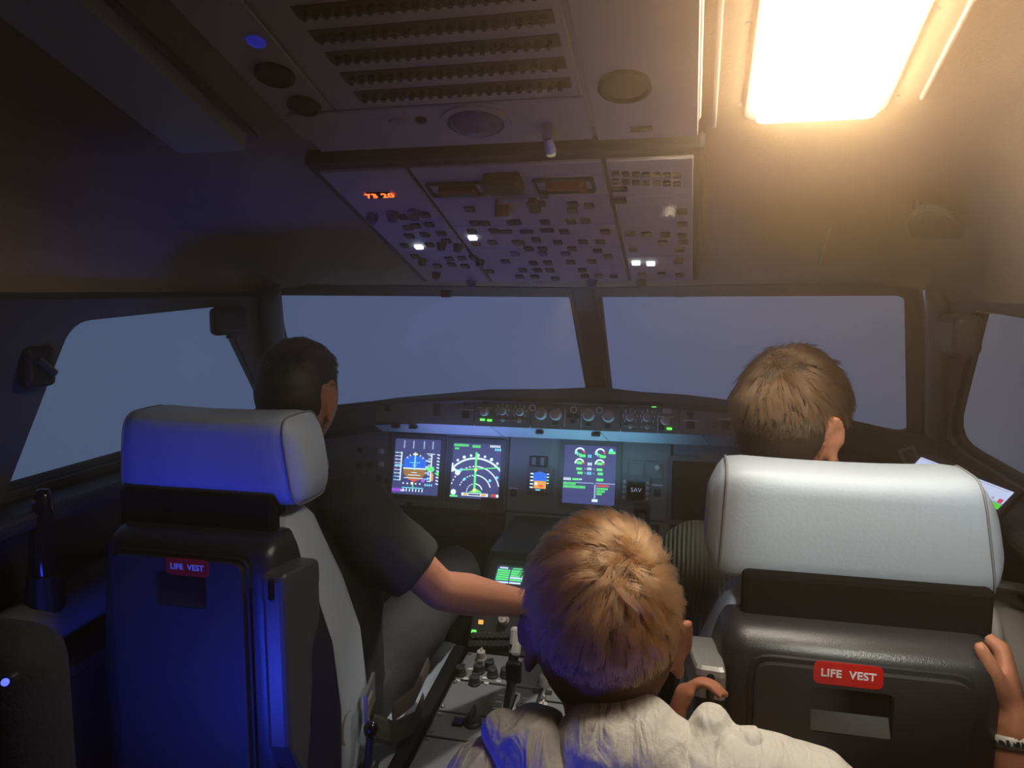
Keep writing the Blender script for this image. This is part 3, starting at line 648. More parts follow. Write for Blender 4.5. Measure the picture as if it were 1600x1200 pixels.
kbig = knobmesh(.0165, .022, KNOBC); ksm = knobmesh(.012, .020, KNOBC); kst = knobmesh(.012, .018, mat('knob stone', (.5, .46, .4), .5))
for px, py, me in [(846, 646, kbig), (869, 647, kbig), (920, 648, kbig), (951, 650, kbig), (758, 643, ksm), (1040, 657, ksm), (786, 642, kst), (813, 643, kst), (985, 651, kst), (1012, 652, kst)]: fput(me, px, py, 'rotary_knob', rot=random.uniform(-.8, .8))
spark = B()
for k in range(7):
    t = -2.2 + k * .73; box(spark, (.020 * math.sin(t), .020 * math.cos(t), .0004), (.003, .009, .0008), M=None)
sme = bpy.data.meshes.new('scale_marks'); spark.to_mesh(sme); spark.free(); sme.materials.append(WHITEP)
for px, py in [(786, 642), (813, 643), (985, 651), (1012, 652)]: fput(sme, px, py, 'scale_marks')
rg = B(); plate(rg, [(.0105 * math.cos(a), .0105 * math.sin(a), 0) for a in [2 * math.pi * i / 20 for i in range(20)]], [[(.007 * math.cos(a), .007 * math.sin(a), 0) for a in [2 * math.pi * i / 20 for i in range(20)]]], (0, 0, .002)); rme = bpy.data.meshes.new('ring_mark'); rg.to_mesh(rme); rg.free(); rme.materials.append(WHITEP)
for px, py in [(833, 637), (897, 640), (937, 641)]:
    fput(rme, px, py, 'ring_mark')
tg = B(); box(tg, (0, 0, .0005), (.045, .0022, .001)); lathe(tg, [(.007, 0), (.007, .003), (.003, .004), (.004, .016), (.0005, .018)], 12); tme = bpy.data.meshes.new('toggle_switch'); tg.to_mesh(tme); tg.free(); tme.materials.append(kst.materials[0])
for px, py in [(786, 656), (812, 657), (985, 666), (1012, 667)]: fput(tme, px, py, 'toggle_switch')
bar = B(); box(bar, (0, 0, .0005), (.0026, .056, .001)); bme2 = bpy.data.meshes.new('divider_line'); bar.to_mesh(bme2); bar.free(); bme2.materials.append(WHITEP)
for px, py in [(883, 652), (909, 654), (1028, 663)]: fput(bme2, px, py, 'divider_line')
hb = B(); box(hb, (0, 0, .0005), (.045, .0026, .001)); hme = bpy.data.meshes.new('divider_line'); hb.to_mesh(hme); hb.free(); hme.materials.append(WHITEP)
for px, py in [(758, 637), (1041, 651), (730, 640), (1079, 657), (1134, 655)]: fput(hme, px, py, 'divider_line')
db2 = buttonmesh(.017, .014, .004, MATS['dark push button']); db3 = buttonmesh(.022, .022, .003, MATS['dark push button'])
for px, py in [(891, 650), (902, 651), (896, 659), (920, 663), (950, 666), (868, 661), (1034, 668), (758, 628)]: fput(db2, px, py, 'push_button')
for px, py in [(607, 638), (684, 645), (684, 633), (730, 629), (729, 648), (1079, 664), (1134, 664)]: fput(db3, px, py, 'push_button')
lb = B(); lathe(lb, [(.011, 0), (.011, .004), (.0005, .005)], 16); lme = bpy.data.meshes.new('round_button'); lb.to_mesh(lme); lb.free(); lme.materials.append(MATS['dark push button']); fput(lme, 1079, 647, 'round_button'); fput(db2, 1116, 664, 'push_button')
GRN = glow('green bar light', (.18, 1.0, .10), 1.6); gb = buttonmesh(.015, .0065, .005, GRN)
for px, py in [(755, 655.5), (766, 656.5), (1022, 634.5), (1046, 669.5)]: fput(gb, px, py, 'green_light', label='glowing green bar light')
wb = buttonmesh(.008, .004, .002, WHITEP)
for k in range(4): fput(wb, 979 + k * 11, 634.5 + k * .3, 'small_light')
bm = B(); u, v = onp(FC, 1043, 642); box(bm, (u, v, .008), (.026, .014, .008), .003); bm_obj('selector_cap', bm, kst.materials[0], f4)

# ------------------------------------------------------------------ centre pedestal
PD = frame((0, 1.0, .545), (1, 0, 0), (0, .993, .12)); MC = frame((0, 1.94, .785), (1, 0, 0), (0, .86, .51))
pd = empty('centre_pedestal', (0, 1.6, 0), 'grey centre pedestal with radio panels, levers and knobs between the two seats', 'pedestal')
prof = [(1.0, .545), (1.80, .6415), (1.862, .737), (2.03, .835), (2.34, .85)]
PEDM = mat('pedestal paint', (.21, .215, .22), .55, bump=.06, scale=200)
bm = B()
L = [bm.verts.new((-.228, y, z - .004)) for y, z in prof] + [bm.verts.new((-.228, 2.34, .02)), bm.verts.new((-.228, 1.0, .02))]
R = [bm.verts.new((.228, y, z - .004)) for y, z in prof] + [bm.verts.new((.228, 2.34, .02)), bm.verts.new((.228, 1.0, .02))]
bridge(bm, L, R); bm.faces.new(L[::-1]); bm.faces.new(R); bmesh.ops.recalc_face_normals(bm, faces=bm.faces[:]); wobj('pedestal_body', bm, PANELD, pd)
for s in (-1, 1):
    bm = B(); q = [(s * .232, y, z + .012) for y, z in prof[:2]] + [(s * .232, 1.85, .60), (s * .232, 1.0, .46)]
    plate(bm, q, [], (s * .03, 0, 0)); wobj('side_trim', bm, BLACK, pd)
pdr = empty('pedestal_top', PD)
bpy.data.objects.remove(pdr)
MPD = MINV['centre_pedestal'] @ PD
def psec(u0, u1, v0, v1, m=PEDM):
    bm = B(); box(bm, ((u0 + u1) / 2, (v0 + v1) / 2, 0), (u1 - u0 - .004, v1 - v0 - .004, .006), .0015, 1); o = bm_obj('panel_section', bm, m, pd); o.matrix_local = MPD
    for su in (u0 + .010, u1 - .010):
        for sv in (v0 + .012, v1 - .012):
            bm = B(); lathe(bm, [(.0055, .002), (.0055, .006), (.003, .0065), (.0005, .0055)], 10, Matrix.Translation((su, sv, 0))); bm_obj('fastener', bm, METAL, o)
    return o
pa = psec(-.225, -.01, .25, .475); pb = psec(-.225, -.01, .478, .56); pc = psec(-.225, -.01, .563, .68); p_d = psec(-.225, -.01, .683, .80); pe = psec(-.007, .225, .25, .52); pf = psec(-.007, .225, .523, .64); pg = psec(-.007, .225, .643, .80)
def pput(me, px, py, name, par, w=.003, rot=0): u, v = onp(PD, px, py); return put(name, me, par, u, v, w, rot)
kp = knobmesh(.013, .022, KNOBD); kpc = knobmesh(.012, .026, KNOBC)
u, v = onp(PD, 739, 1133)
bm = B(); lathe(bm, [(.020, .003), (.020, .012), (.017, .014), (.017, .022), (.0005, .024)], 18, Matrix.Translation((u, v, 0))); box(bm, (u, v, .028), (.008, .040, .022), .003); bm_obj('rudder_knob', bm, KNOBD, pb)
bm = B(); box(bm, (u - .032, v - .004, .006), (.024, .026, .008), .002); bm_obj('display_window', bm, GLOSSB, pb)
bm = B()
for k in range(4): box(bm, (u + .042, v + .016 - k * .012, .0035), (.022, .003, .001))
bm_obj('scale_marks', bm, WHITEP, pb)
bm = B(); u, v = onp(PD, 765, 1103)
for k in range(2): box(bm, (u, v + k * .008, .0035), (.026, .003, .001))
bm_obj('scale_marks', bm, mat('yellow print', (.42, .36, .2), .6), pc)
# flap/speed-brake style lever in a slotted gate, with a pale grip
u, v = onp(PD, 796, 1106); 
bm = B(); plate(bm, rrect(.034, .105, .012, .003, (u, v)), [rrect(.018, .090, .008, .003, (u, v))], (0, 0, .0015)); gt = bm_obj('lever_gate', bm, WHITEP, pc)
bm = B(); box(bm, (u, v, .0042), (.018, .090, .001)); bm_obj('slot', bm, GLOSSB, gt)
bm = B()
for k in range(4):
    for sd in (-1, 1): box(bm, (u + sd * .028, v + .036 - k * .024, .0035), (.014, .003, .001))
bm_obj('scale_marks', bm, WHITEP, pc)
p0 = PD @ V((u, v - .03, .004)); p1 = at(801, 1060, 1.60); p2 = at(803, 1008, 1.62); p3 = at(806, 985, 1.63)
bm = B(); tube(bm, [p0, p1, p2], [(.010, .006), (.012, .008), (.010, .008)], 10, up=(1, 0, 0)); box(bm, at(803, 1050, 1.60), (.034, .02, .045), .006); lv = wobj('lever', bm, GLOSSB, pd)
bm = B(); tube(bm, [at(804, 1020, 1.615), p3], [(.013, .009), (.012, .009)], 10, up=(1, 0, 0)); bm.transform(MINV['centre_pedestal']); o = bm_obj('pale_grip', bm, mat('pale grip', (.5, .46, .4), .5), lv)
o['label'] = 'pale grip of the black lever'
for px, py in [(720, 1055), (748, 1052), (770, 1058), (742, 1070), (765, 1046)]: pput(kp, px, py, 'rotary_knob', p_d, rot=random.uniform(-1, 1))
pput(kpc, 752, 1033, 'rotary_knob', p_d); pput(kp, 790, 1058, 'rotary_knob', p_d)
bsm = buttonmesh(.012, .009, .003, WHITEP); bdk = buttonmesh(.016, .013, .004, MATS['dark push button'])
for px, py in [(728, 1063), (757, 1062), (735, 1048), (779, 1067), (760, 1070), (715, 1066)]: pput(bsm, px, py, 'push_button', p_d)
for px, py in [(848, 1098), (838, 1083), (857, 1085)]: pput(bdk, px, py, 'push_button', pg)
pput(kpc, 850, 1072, 'rotary_knob', pg); pput(kpc, 849, 1117, 'rotary_knob', pf); pput(kp, 815, 1115, 'rotary_knob', pf); pput(bdk, 832, 1128, 'push_button', pf); pput(bdk, 822, 1140, 'push_button', pe)
# throttle zone and keypad zone (mostly behind the arm)
def ped(y, z): return z
QT = frame((0, 1.80, .6415), (1, 0, 0), (0, .062, .0955)); MQ = MINV['centre_pedestal'] @ QT
bm = B(); box(bm, (0, .056, .0), (.45, .110, .006), .002, 1); qs = bm_obj('panel_section', bm, PANELD, pd); qs.matrix_local = MQ
for i in range(9):
    for j in range(2):
        u, v = onp(QT, 742 + i * 7.2 - j * 4, 994 + j * 13); put('selector_switch', kd, qs, u, v, .003)
for px, py, c in ((752, 972.5, 'amber'), (741, 988, 'green')):
    u, v = onp(QT, px, py); put('indicator_light', buttonmesh(.013, .011, .004, glow('amber light', (1, .45, .08), 1.4) if c == 'amber' else GRN), qs, u, v, .003, label='glowing %s light' % c)
u, v = onp(QT, 788, 970); put('rotary_knob', kpc, qs, u, v, .003)
for k in (-1, 1):
    bm = B(); tube(bm, [(.03 * k, .08, 0), (.03 * k, .10, .07), (.03 * k, .10, .10)], [(.008, .012)] * 3, 8); box(bm, (.035 * k, .10, .11), (.045, .035, .03), .008); bm_obj('thrust_lever', bm, KNOBD, qs)
# multipurpose keypad displays
for k, px in enumerate((797, 930)):
    r, sc = display(px, 901 + k * 10, .078, .060, ('small bright green text screen on the pedestal beyond the bare forearm', 'second pedestal text screen hidden behind the boy with ginger hair')[k], M=MC, bez=.020)
    g = Sym(.078, .060); g.dashes(.08, .02, 6, .05, 'white', .10); g.dashes(.55, .03, 7, .05, 'green', .09); g.dashes(.02, .16, 2, .05, 'cyan', .09)
    for row in range(5): g.dashes(.03, .17 + row * .13, 9, .05, 'green', .10, .2); g.dashes(.52, .17 + row * .13, 9, .05, 'green' if row != 3 else 'white', .10, .2)
    g.dashes(.03, .86, 10, .048, 'white', .10, .15); g.dashes(.54, .86, 8, .05, 'white', .10, .15); g.done(sc)
    kb_ = B()
    for i in range(6):
        for j in range(4): box(kb_, (-.04 + i * .016, -.052 - j * .015, .006), (.012, .010, .005), .001, 1)
    bm_obj('keypad', kb_, KNOBD, r)['kind'] = 'stuff'

# ------------------------------------------------------------------ pilot seats
def loft(bm, rings, cap=True):
    rs = [ring(bm, r) for r in rings]
    for a, b in zip(rs, rs[1:]): bridge(bm, a, b)
    if cap: bm.faces.new(rs[0][::-1]); bm.faces.new(rs[-1])
def make_seat(cx, y0, dz, s, label):
    R = empty('pilot_seat', (cx, y0, 0), label, 'seat')
    def fin(name, bm, m, par=R, smooth=False, lab=None):
        for v in bm.verts: v.co.x *= s; v.co.z += dz
        bmesh.ops.recalc_face_normals(bm, faces=bm.faces[:])
        o = bm_obj(name, bm, m, par, smooth)
        if lab: o['label'] = lab
        return o
    # headrest: soft block with end caps, seams along the ends
    bm = B(); nx = 14; rings = []
    def prof(x):
        e = abs(x) / .190; k = 1 - .10 * max(0, e - .80) / .2 * 1.0; pts = []
        dip = .006 * (1 - (x / .19) ** 2)
        hz = .084 * (1 - .55 * max(0, (e - .84) / .16) ** 2); hy = .066 * (1 - .40 * max(0, (e - .84) / .16) ** 2)
        for j in range(28):
            t = 2 * math.pi * j / 28; c, sn = math.cos(t), math.sin(t); q = .42
            yy = hy * math.copysign(abs(c) ** q, c); zz = hz * math.copysign(abs(sn) ** q, sn)
            xx = x * (1.05 if x < 0 else 1) * (1 - (.095 if x < 0 else .02) * (zz / .08 + 1))
            pts.append((xx, .066 + yy - .012 * zz / .08, 1.240 + zz - (dip if zz > .05 else 0)))
        return pts
    xs = [-.190, -.186, -.178, -.168, -.145, -.10, -.045, 0, .045, .10, .145, .168, .178, .186, .190]
    loft(bm, [prof(x) for x in xs]); hr = fin('headrest', bm, LEATHER, smooth=True)
    for x in (-.168, .168):
        bm = B(); pts = prof(x); c = V((x, .066, 1.240)); pts = [c + (V(p) - c) * 1.004 for p in pts]; tube(bm, pts + [pts[0]], .0018, 5, cap=False); fin('seam', bm, SEAM, hr, True)
    bm = B(); box(bm, (0, .045, 1.15), (.26, .04, .07), .012); fin('headrest_mount', bm, BLACK)
    # backrest cushion
    def rr(hw, ya, yb, z, r=.03, seg=3): return [(p.x, p.y, z) for p in roundpoly([(-hw, ya, 0), (hw, ya, 0), (hw, yb, 0), (-hw, yb, 0)], r, seg)]
    bm = B(); loft(bm, [rr(hw, ya, yb, z, .03) for z, hw, ya, yb in [(.57, .230, .03, .15), (.60, .243, .02, .160), (.75, .243, .02, .160), (.90, .232, .02, .152), (1.0, .204, .02, .142), (1.08, .172, .02, .132), (1.12, .155, .022, .130), (1.14, .138, .03, .122), (1.148, .115, .045, .11)]]); fin('backrest_cushion', bm, LEATHER, smooth=True)
    # hard shell on the back
    def shr(z, hb, hf, yb, yf=.026): return [(p.x, p.y, z) for p in roundpoly([(-hb, yb, 0), (hb, yb, 0), (hf, yf, 0), (-hf, yf, 0)], [.028, .028, .01, .01], 4)]
    bm = B(); loft(bm, [shr(z, hb, hf, yb) for z, hb, hf, yb in [(.40, .165, .235, -.055), (.60, .167, .243, -.06), (.80, .167, .247, -.06), (.92, .167, .234, -.06), (1.0, .165, .208, -.06), (1.06, .163, .180, -.060), (1.092, .161, .172, -.058), (1.106, .158, .166, -.050), (1.116, .154, .162, -.036), (1.121, .150, .158, -.018), (1.122, .14, .15, -.0)]]); fin('back_shell', bm, SHELL, smooth=True)
    bm = B(); box(bm, (-.016, .012, 1.137), (.306, .03, .085), .008); fin('gap_shade', bm, mat('gap shade black', (.006, .006, .006), .95, spec=.1))  # near-black block paints the shade in the gap under the headrest
    # stowage door with pull recess
    def xz(pts, y): return [(p.x, y, p.y) for p in pts]
    o_ = xz(rrect(.250, .46, .022, 0, (-.002, .858)), -.0605); hh = xz(rrect(.096, .060, .010, 0, (.008, 1.036)), -.0605)
    bm = B(); plate(bm, o_, [hh], (0, -.017, 0)); dr = fin('stowage_door', bm, DOOR)
    bm = B(); plate(bm, xz(rrect(.262, .472, .026, 0, (-.002, .858)), -.0602), [xz(rrect(.2505, .4605, .022, 0, (-.002, .858)), -.0602)], (0, -.007, 0)); fin('door_rim', bm, SHELL)
    bm = B(); box(bm, (.008, -.0615, 1.036), (.10, .002, .064)); fin('recess_back', bm, GLOSSB, dr)
    bm = B(); plate(bm, [(-.038, -.0625, 1.028), (.054, -.0625, 1.028), (.054, -.077, 1.008), (-.038, -.077, 1.008)], [], (0, .002, -.004)); fin('pull_lip', bm, mat('pull lip', (.06, .058, .055), .5) if s < 0 else SHELL, dr)
    lx = -.014 if s < 0 else -.022; lz = 1.0855 if s < 0 else 1.076
    bm = B(); plate(bm, xz(rrect(.080, .029, .008, 0, (-lx * 1.0, lz)), -.0772), [], (0, -.0012, 0)); lb = fin('life_vest_label', bm, REDP, dr, lab='red label with white LIFE VEST lettering')
    me = text_mesh('LIFE  VEST', .0135, .0003, 1.06, .00035); me.materials.append(mat('white lettering', (.75, .72, .70), .5))
    o = bpy.data.objects.new('lettering', me); COL.objects.link(o); o.parent = dr; o.matrix_local = Matrix.Translation((-lx * s, -.0788, lz + dz)) @ Matrix.Rotation(math.pi / 2, 4, 'X')
    # hinge cover box on the inboard edge
    bm = B(); loft(bm, [[(p.x, p.y, z) for p in roundpoly([(.158, yb, 0), (.196, yb + .004, 0), (.212, .02, 0), (.165, .02, 0)], .008, 2)] for z, yb in [(.70, -.04), (.78, -.078), (1.034, -.080)]]); bx = fin('hinge_cover', bm, BLACK if s < 0 else mat('blue-grey plastic', (.07, .07, .075), .35))
    bm = B(); loft(bm, [[(.182 + (p.x - .182) * k, -.03 + (p.y + .03) * k, z) for p in roundpoly([(.157, -.081, 0), (.197, -.077, 0), (.213, .02, 0), (.164, .02, 0)], .008, 2)] for z, k in [(1.034, 1.0), (1.064, 1.0), (1.071, .96), (1.075, .86)]]); cp = fin('cover_cap', bm, CAPM if s < 0 else mat('blue-grey plastic', (.07, .07, .075), .35), bx)
    bm = B(); box(bm, (.177, -.0795, 1.051), (.010, .006, .034), .004, 2); fin('release_button', bm, GLOSSB, cp)
    # seat pan, base, armrest, belts
    bm = B(); box(bm, (0, .46, .545), (.50, .56, .12), .035, 3); fin('seat_cushion', bm, LEATHER, smooth=True)
    bm = B(); box(bm, (0, .42, .26), (.40, .46, .48), .03); fin('seat_base', bm, BLACK)
    bm = B(); box(bm, (-.275, .32, .78), (.05, .34, .06), .02, 3); fin('armrest', bm, BLACK)
    bm = B(); tube(bm, [(.262, .11, .72), (.268, .19, .66), (.272, .30, .62), (.255, .40, .61)], [(.004, .023)] * 4, 8, up=(1, 0, 0)); bl = fin('lap_belt', bm, WEB)
    bm = B(); tube(bm, [(.268, .20, .70), (.272, .30, .68), (.262, .42, .69)], [(.004, .02)] * 3, 8, up=(1, 0, 0)); fin('lap_belt', bm, WEBT)
    bm = B(); plate(bm, [(.257, .085, .795), (.257, .125, .82), (.257, .125, .765), (.257, .085, .74)], [[(.257, .091, .786), (.257, .119, .803), (.257, .119, .787), (.257, .091, .770)], [(.257, .091, .762), (.257, .119, .779), (.257, .119, .771), (.257, .091, .753)]], (.006, 0, 0)); fin('buckle', bm, METAL, bl)
    bm = B(); tube(bm, [(.236 + 0 * t, .055 + .022 * math.cos(t), .745 + .032 * math.sin(t)) for t in [2 * math.pi * i / 18 for i in range(19)]], .0055, 8, cap=False); fin('belt_loop', bm, mat('brass loop', (.35, .28, .18), .4, metal=.6))
    bm = B(); tube(bm, [(.262, .04, .60), (.268, .075, .67), (.270, .085, .715)], [.010, .009, .009], 10); lv = fin('recline_lever', bm, BLACK)
    bm = B(); ell(bm, (.270, .088, .728), (.015, .015, .018)); fin('lever_knob', bm, GLOSSB, lv, True)
    for z in (.655, .635): bm = B(); box(bm, (.284, .062, z), (.004, .008, .026), .001); fin('lever_mark', bm, mat('tan mark', (.45, .4, .28), .5), lv)
    bm = B(); box(bm, (.245, .05, .55), (.05, .16, .20), .015); fin('side_bracket', bm, BLACK)
    return R
make_seat(-.512, 1.15, .024, 1, 'blue-lit pilot seat with pale headrest in front of the big side window')
make_seat(.528, 1.045, .0, -1, 'pilot seat with pale headrest and red label under the lit ceiling lamp')

# tablet by the co-pilot's window
tl, tr_ = at(1440, 713, 1.52), at(1588, 769, 1.27); br = at(1560, 832, 1.24)
TU = (tr_ - tl).normalized(); TV = (tr_ - br); TV = (TV - TU * TV.dot(TU)).normalized()
TM = frame(tl.lerp(tr_, .5) - TV * .085, TU, TV); TW = (tr_ - tl).length
tb = empty('tablet', TM, 'bright white tablet screen mounted beside the window behind the pale headrest', 'tablet')
bm = B(); plate(bm, rrect(TW + .016, .19, .012, -.009), [], (0, 0, .008)); bm_obj('case', bm, BLACK, tb)
bm = B(); plate(bm, rrect(TW, .17, .008, -.001), [], (0, 0, .0015)); sc = bm_obj('screen', bm, glow('tablet navy', rgb(24, 28, 48), 1), tb)
TMATS = [glow('tablet white', rgb(208, 214, 238), 1.0), glow('tablet green', rgb(96, 215, 60), 1), glow('tablet orange', rgb(235, 110, 50), 1), glow('tablet red', rgb(205, 70, 90), 1), glow('tablet grey', rgb(165, 165, 190), 1), glow('tablet black', rgb(15, 16, 28), 1)]
bm = B(); w2 = TW / 2; kz = [0]
def trect(x0, y0, x1, y1, mi):
    y0, y1 = .083 - (.083 - y0) * .56, .083 - (.083 - y1) * .56
    kz[0] += 1; f = fan(bm, [(x0, y0, .0008 + kz[0] * .00004), (x1, y0, .0008 + kz[0] * .00004), (x1, y1, .0008 + kz[0] * .00004), (x0, y1, .0008 + kz[0] * .00004)]); f.material_index = mi
trect(-w2 + .002, .035, w2 - .002, .083, 0); trect(-w2 + .002, .026, w2 - .002, .035, 4)
trect(w2 - .055, .012, w2 - .002, .030, 1); trect(w2 - .10, .014, w2 - .057, .028, 4); trect(-w2 + .01, .004, w2 - .004, .010, 2); trect(-w2 + .01, .001, w2 - .004, .0035, 0)
trect(w2 - .016, .034, w2 - .006, .048, 3); trect(-w2 + .002, .076, w2 - .01, .078, 4)
for k in range(3): trect(w2 - .032 - k * .016, .038, w2 - .026 - k * .016, .046, 4)
trect(w2 - .045, -.022, w2 - .004, -.002, 0); trect(w2 - .042, -.020, w2 - .008, -.004, 5); trect(w2 - .032, -.015, w2 - .018, -.009, 0); trect(w2 - .034, .018, w2 - .024, .022, 0)
o = bm_obj('page', bm, TMATS, sc)
bm = B(); tube(bm, [TM @ V((.02, -.06, -.008)), TM @ V((.05, -.10, -.05)), (.91, 1.42, 1.05)], .010, 8); wobj('mount_arm', bm, KNOBD, tb)
p = at(1421, 713, 1.72); r = empty('frame_bracket', p, 'small square open bracket standing beside the tablet', 'bracket')
bm = B(); fm = frame(p, (.86, -.22, .45), (-.38, .15, .92))
pl = lambda q: [fm @ V(a) for a in q]
plate(bm, pl(rrect(.034, .040, .003)), [pl(rrect(.022, .028, .002))], fm.col[2].xyz * -.006); wobj('square_loop', bm, mat('bracket grey', (.10, .09, .085), .5), r)
bm = B(); tube(bm, [p - V((0, 0, .02)), p + V((.07, 0.05, -.08))], .005, 8); wobj('stem', bm, BLACK, r)
# side consoles with sidesticks
for s, lab, lab2 in ((-1, 'dark side console below the big side window', 'black sidestick grip standing by the corner of the big side window'), (1, 'dark side console below the window with the tablet', 'black sidestick of the co-pilot hidden behind the seat')):
    r = empty('side_console', (s * .84, 1.6, 0), lab, 'console')
    bm = B(); box(bm, (s * .85, 1.55, .45), (.20, 1.2, .88), .02); wobj('console_body', bm, PANELD, r)
    bm = B(); tube(bm, [(s * .86, .95, .93), (s * .86, 1.6, .97), (s * .84, 2.15, 1.02)], [(.045, .06), (.05, .07), (.05, .06)], 10); wobj('padded_rail', bm, mat('warm grey pad', (.22, .20, .18), .6), r, True)
    bm = B(); tube(bm, [(s * .80, 1.36 + .045 * math.cos(t), .99 + .045 * math.sin(t)) for t in [2 * math.pi * i / 18 for i in range(19)]], .012, 8, cap=False); wobj('steering_tiller', bm, mat('warm grey pad', (.1, .1, .1), .6), r, True)
for k, q in enumerate(((-.845, 1.135, 1.095), (.79, 1.62, 1.0))):
    r = empty('sidestick', q, ('black sidestick grip standing at the rear corner of the big side window', 'black sidestick of the co-pilot behind the lamp-lit seat')[k], 'sidestick')
    bm = B(); tube(bm, [V(q) + V((0, 0, -.06)), V(q) + V((0, .0, .0)), V(q) + V((0, .01, .055)), V(q) + V((0, .012, .085))], [.024, .020, .019, .016], 12); wobj('grip', bm, GLOSSB, r, True)
    bm = B(); cyl(bm, V(q) + V((0, 0, -.13)), V(q) + V((0, 0, -.06)), .035, .028); wobj('gaiter', bm, BLACK, r)
    bm = B(); ell(bm, V(q) + V((.0, -.012, .08)), (.006, .006, .006)); wobj('thumb_button', bm, KNOBD, r, True)
# folded observer seat and its charging light, low in the dark corner
OB = at(-5, 1085, .74)
r = empty('observer_seat', (OB.x, OB.y, 0), 'dark padded observer seat in the blue-black corner behind the pilot seat', 'seat')
bm = B(); box(bm, OB + V((-.02, .02, -.06)), (.13, .09, .24), .04, 4); wobj('back_cushion', bm, mat('blue-black fabric', (.010, .011, .018), .9, bump=.3, scale=200), r, True)
bm = B(); box(bm, (OB.x - .03, OB.y, .55), (.40, .36, .10), .035, 3); wobj('seat_cushion', bm, MATS['blue-black fabric'], r, True)
bm = B(); box(bm, (OB.x - .03, OB.y, .25), (.14, .22, .5), .01); wobj('pedestal_leg', bm, BLACK, r)
p = at(8, 1066, .70); bm = B(); box(bm, p + V((-.002, .008, 0)), (.011, .012, .011), .003); pod = wobj('light_pod', bm, BLACK, r)
bm = B(); ell(bm, p, (.0035, .0035, .0035)); o = wobj('status_light', bm, glow('blue led', (.08, .10, 1.0), 2.5), pod, True); o['label'] = 'tiny glowing blue status light'

# ------------------------------------------------------------------ people
def headpt(d, grow=0.0):
    """point of the head surface in a unit direction (x side, y face, z up), before the fine features"""
    x, y, z = d
    px, py, pz = x * .0765, y * .097, z * (.112 if z > 0 else .122)
    if z < 0:
        t = -z; px *= 1 - .34 * t * t; 
        if y < 0: py *= 1 - .38 * t
        else: py *= 1 - .10 * t
    if y > 0: px *= 1 - .10 * y * y
    if z > .2 and y < 0: py *= 1.03
    return V((px, py, pz))
def sculpt(p):
    x, y, z = p
    g = lambda a, b, c, sx, sz: math.exp(-((abs(x) - a) / sx) ** 2 - ((z - b) / sz) ** 2) * c
    if y > .02:
        y += math.exp(-(x / .011) ** 2) * (.024 * math.exp(-((z + .030) / .016) ** 2) + .012 * math.exp(-((z + .006) / .016) ** 2))
        y -= g(.032, .004, .010, .014, .012); y += g(.030, .024, .004, .022, .008); y += g(0, -.066, .006, .022, .009); y += g(0, -.102, .008, .02, .012); y += g(.042, -.030, .004, .018, .016)
    return V((x, y, z))
def add_head(bm, M, neck_to=None, nr=.052):
    vs = bmesh.ops.create_uvsphere(bm, u_segments=56, v_segments=40, radius=1)['verts']
    for v in vs: v.co = M @ sculpt(headpt(v.co.normalized()))
    sc = M.to_scale().x
    for s in (-1, 1):
        E = Matrix.Translation((s * .0765, -.008, -.012)) @ Matrix.Rotation(s * math.radians(-36), 4, 'Z') @ Matrix.Rotation(math.radians(-12), 4, 'X')
        pts = []
        for i in range(15):
            t = math.radians(-110 + 300 * i / 14); rx = .017 if math.sin(t) > 0 else .013
            pts.append(M @ E @ V((s * (.012 + .005 * math.sin(t)), -.004 + -rx * math.cos(t - .9) * 1.0, .031 * math.sin(t))))
        tube(bm, pts, [.0055 * sc] * 15, 8)
        ell(bm, M @ E @ V((s * .003, -.001, 0)), (.010 * sc, .012 * sc, .027 * sc), None, 12); ell(bm, M @ E @ V((s * .008, .003, -.031)), (.006 * sc, .008 * sc, .009 * sc), None, 10)
    nb = M @ V((0, -.022, -.055)); nt_ = V(neck_to) if neck_to else M @ V((0, -.04, -.20))
    tube(bm, [M @ V((0, -.01, -.02)), nb, nb.lerp(nt_, .5), nt_], [nr * 1.0, nr, nr * 1.02, nr * 1.25], 16)
def eyes(root, M):
    for s in (-1, 1):
        bm = B(); ell(bm, M @ V((s * .031, .072, .003)), (.0115, .0115, .0115)); e = wobj('eye', bm, EYE, root, True)
        bm = B(); ell(bm, M @ V((s * .031, .0805, .003)), (.005, .004, .005)); wobj('iris', bm, BLACK, e, True)
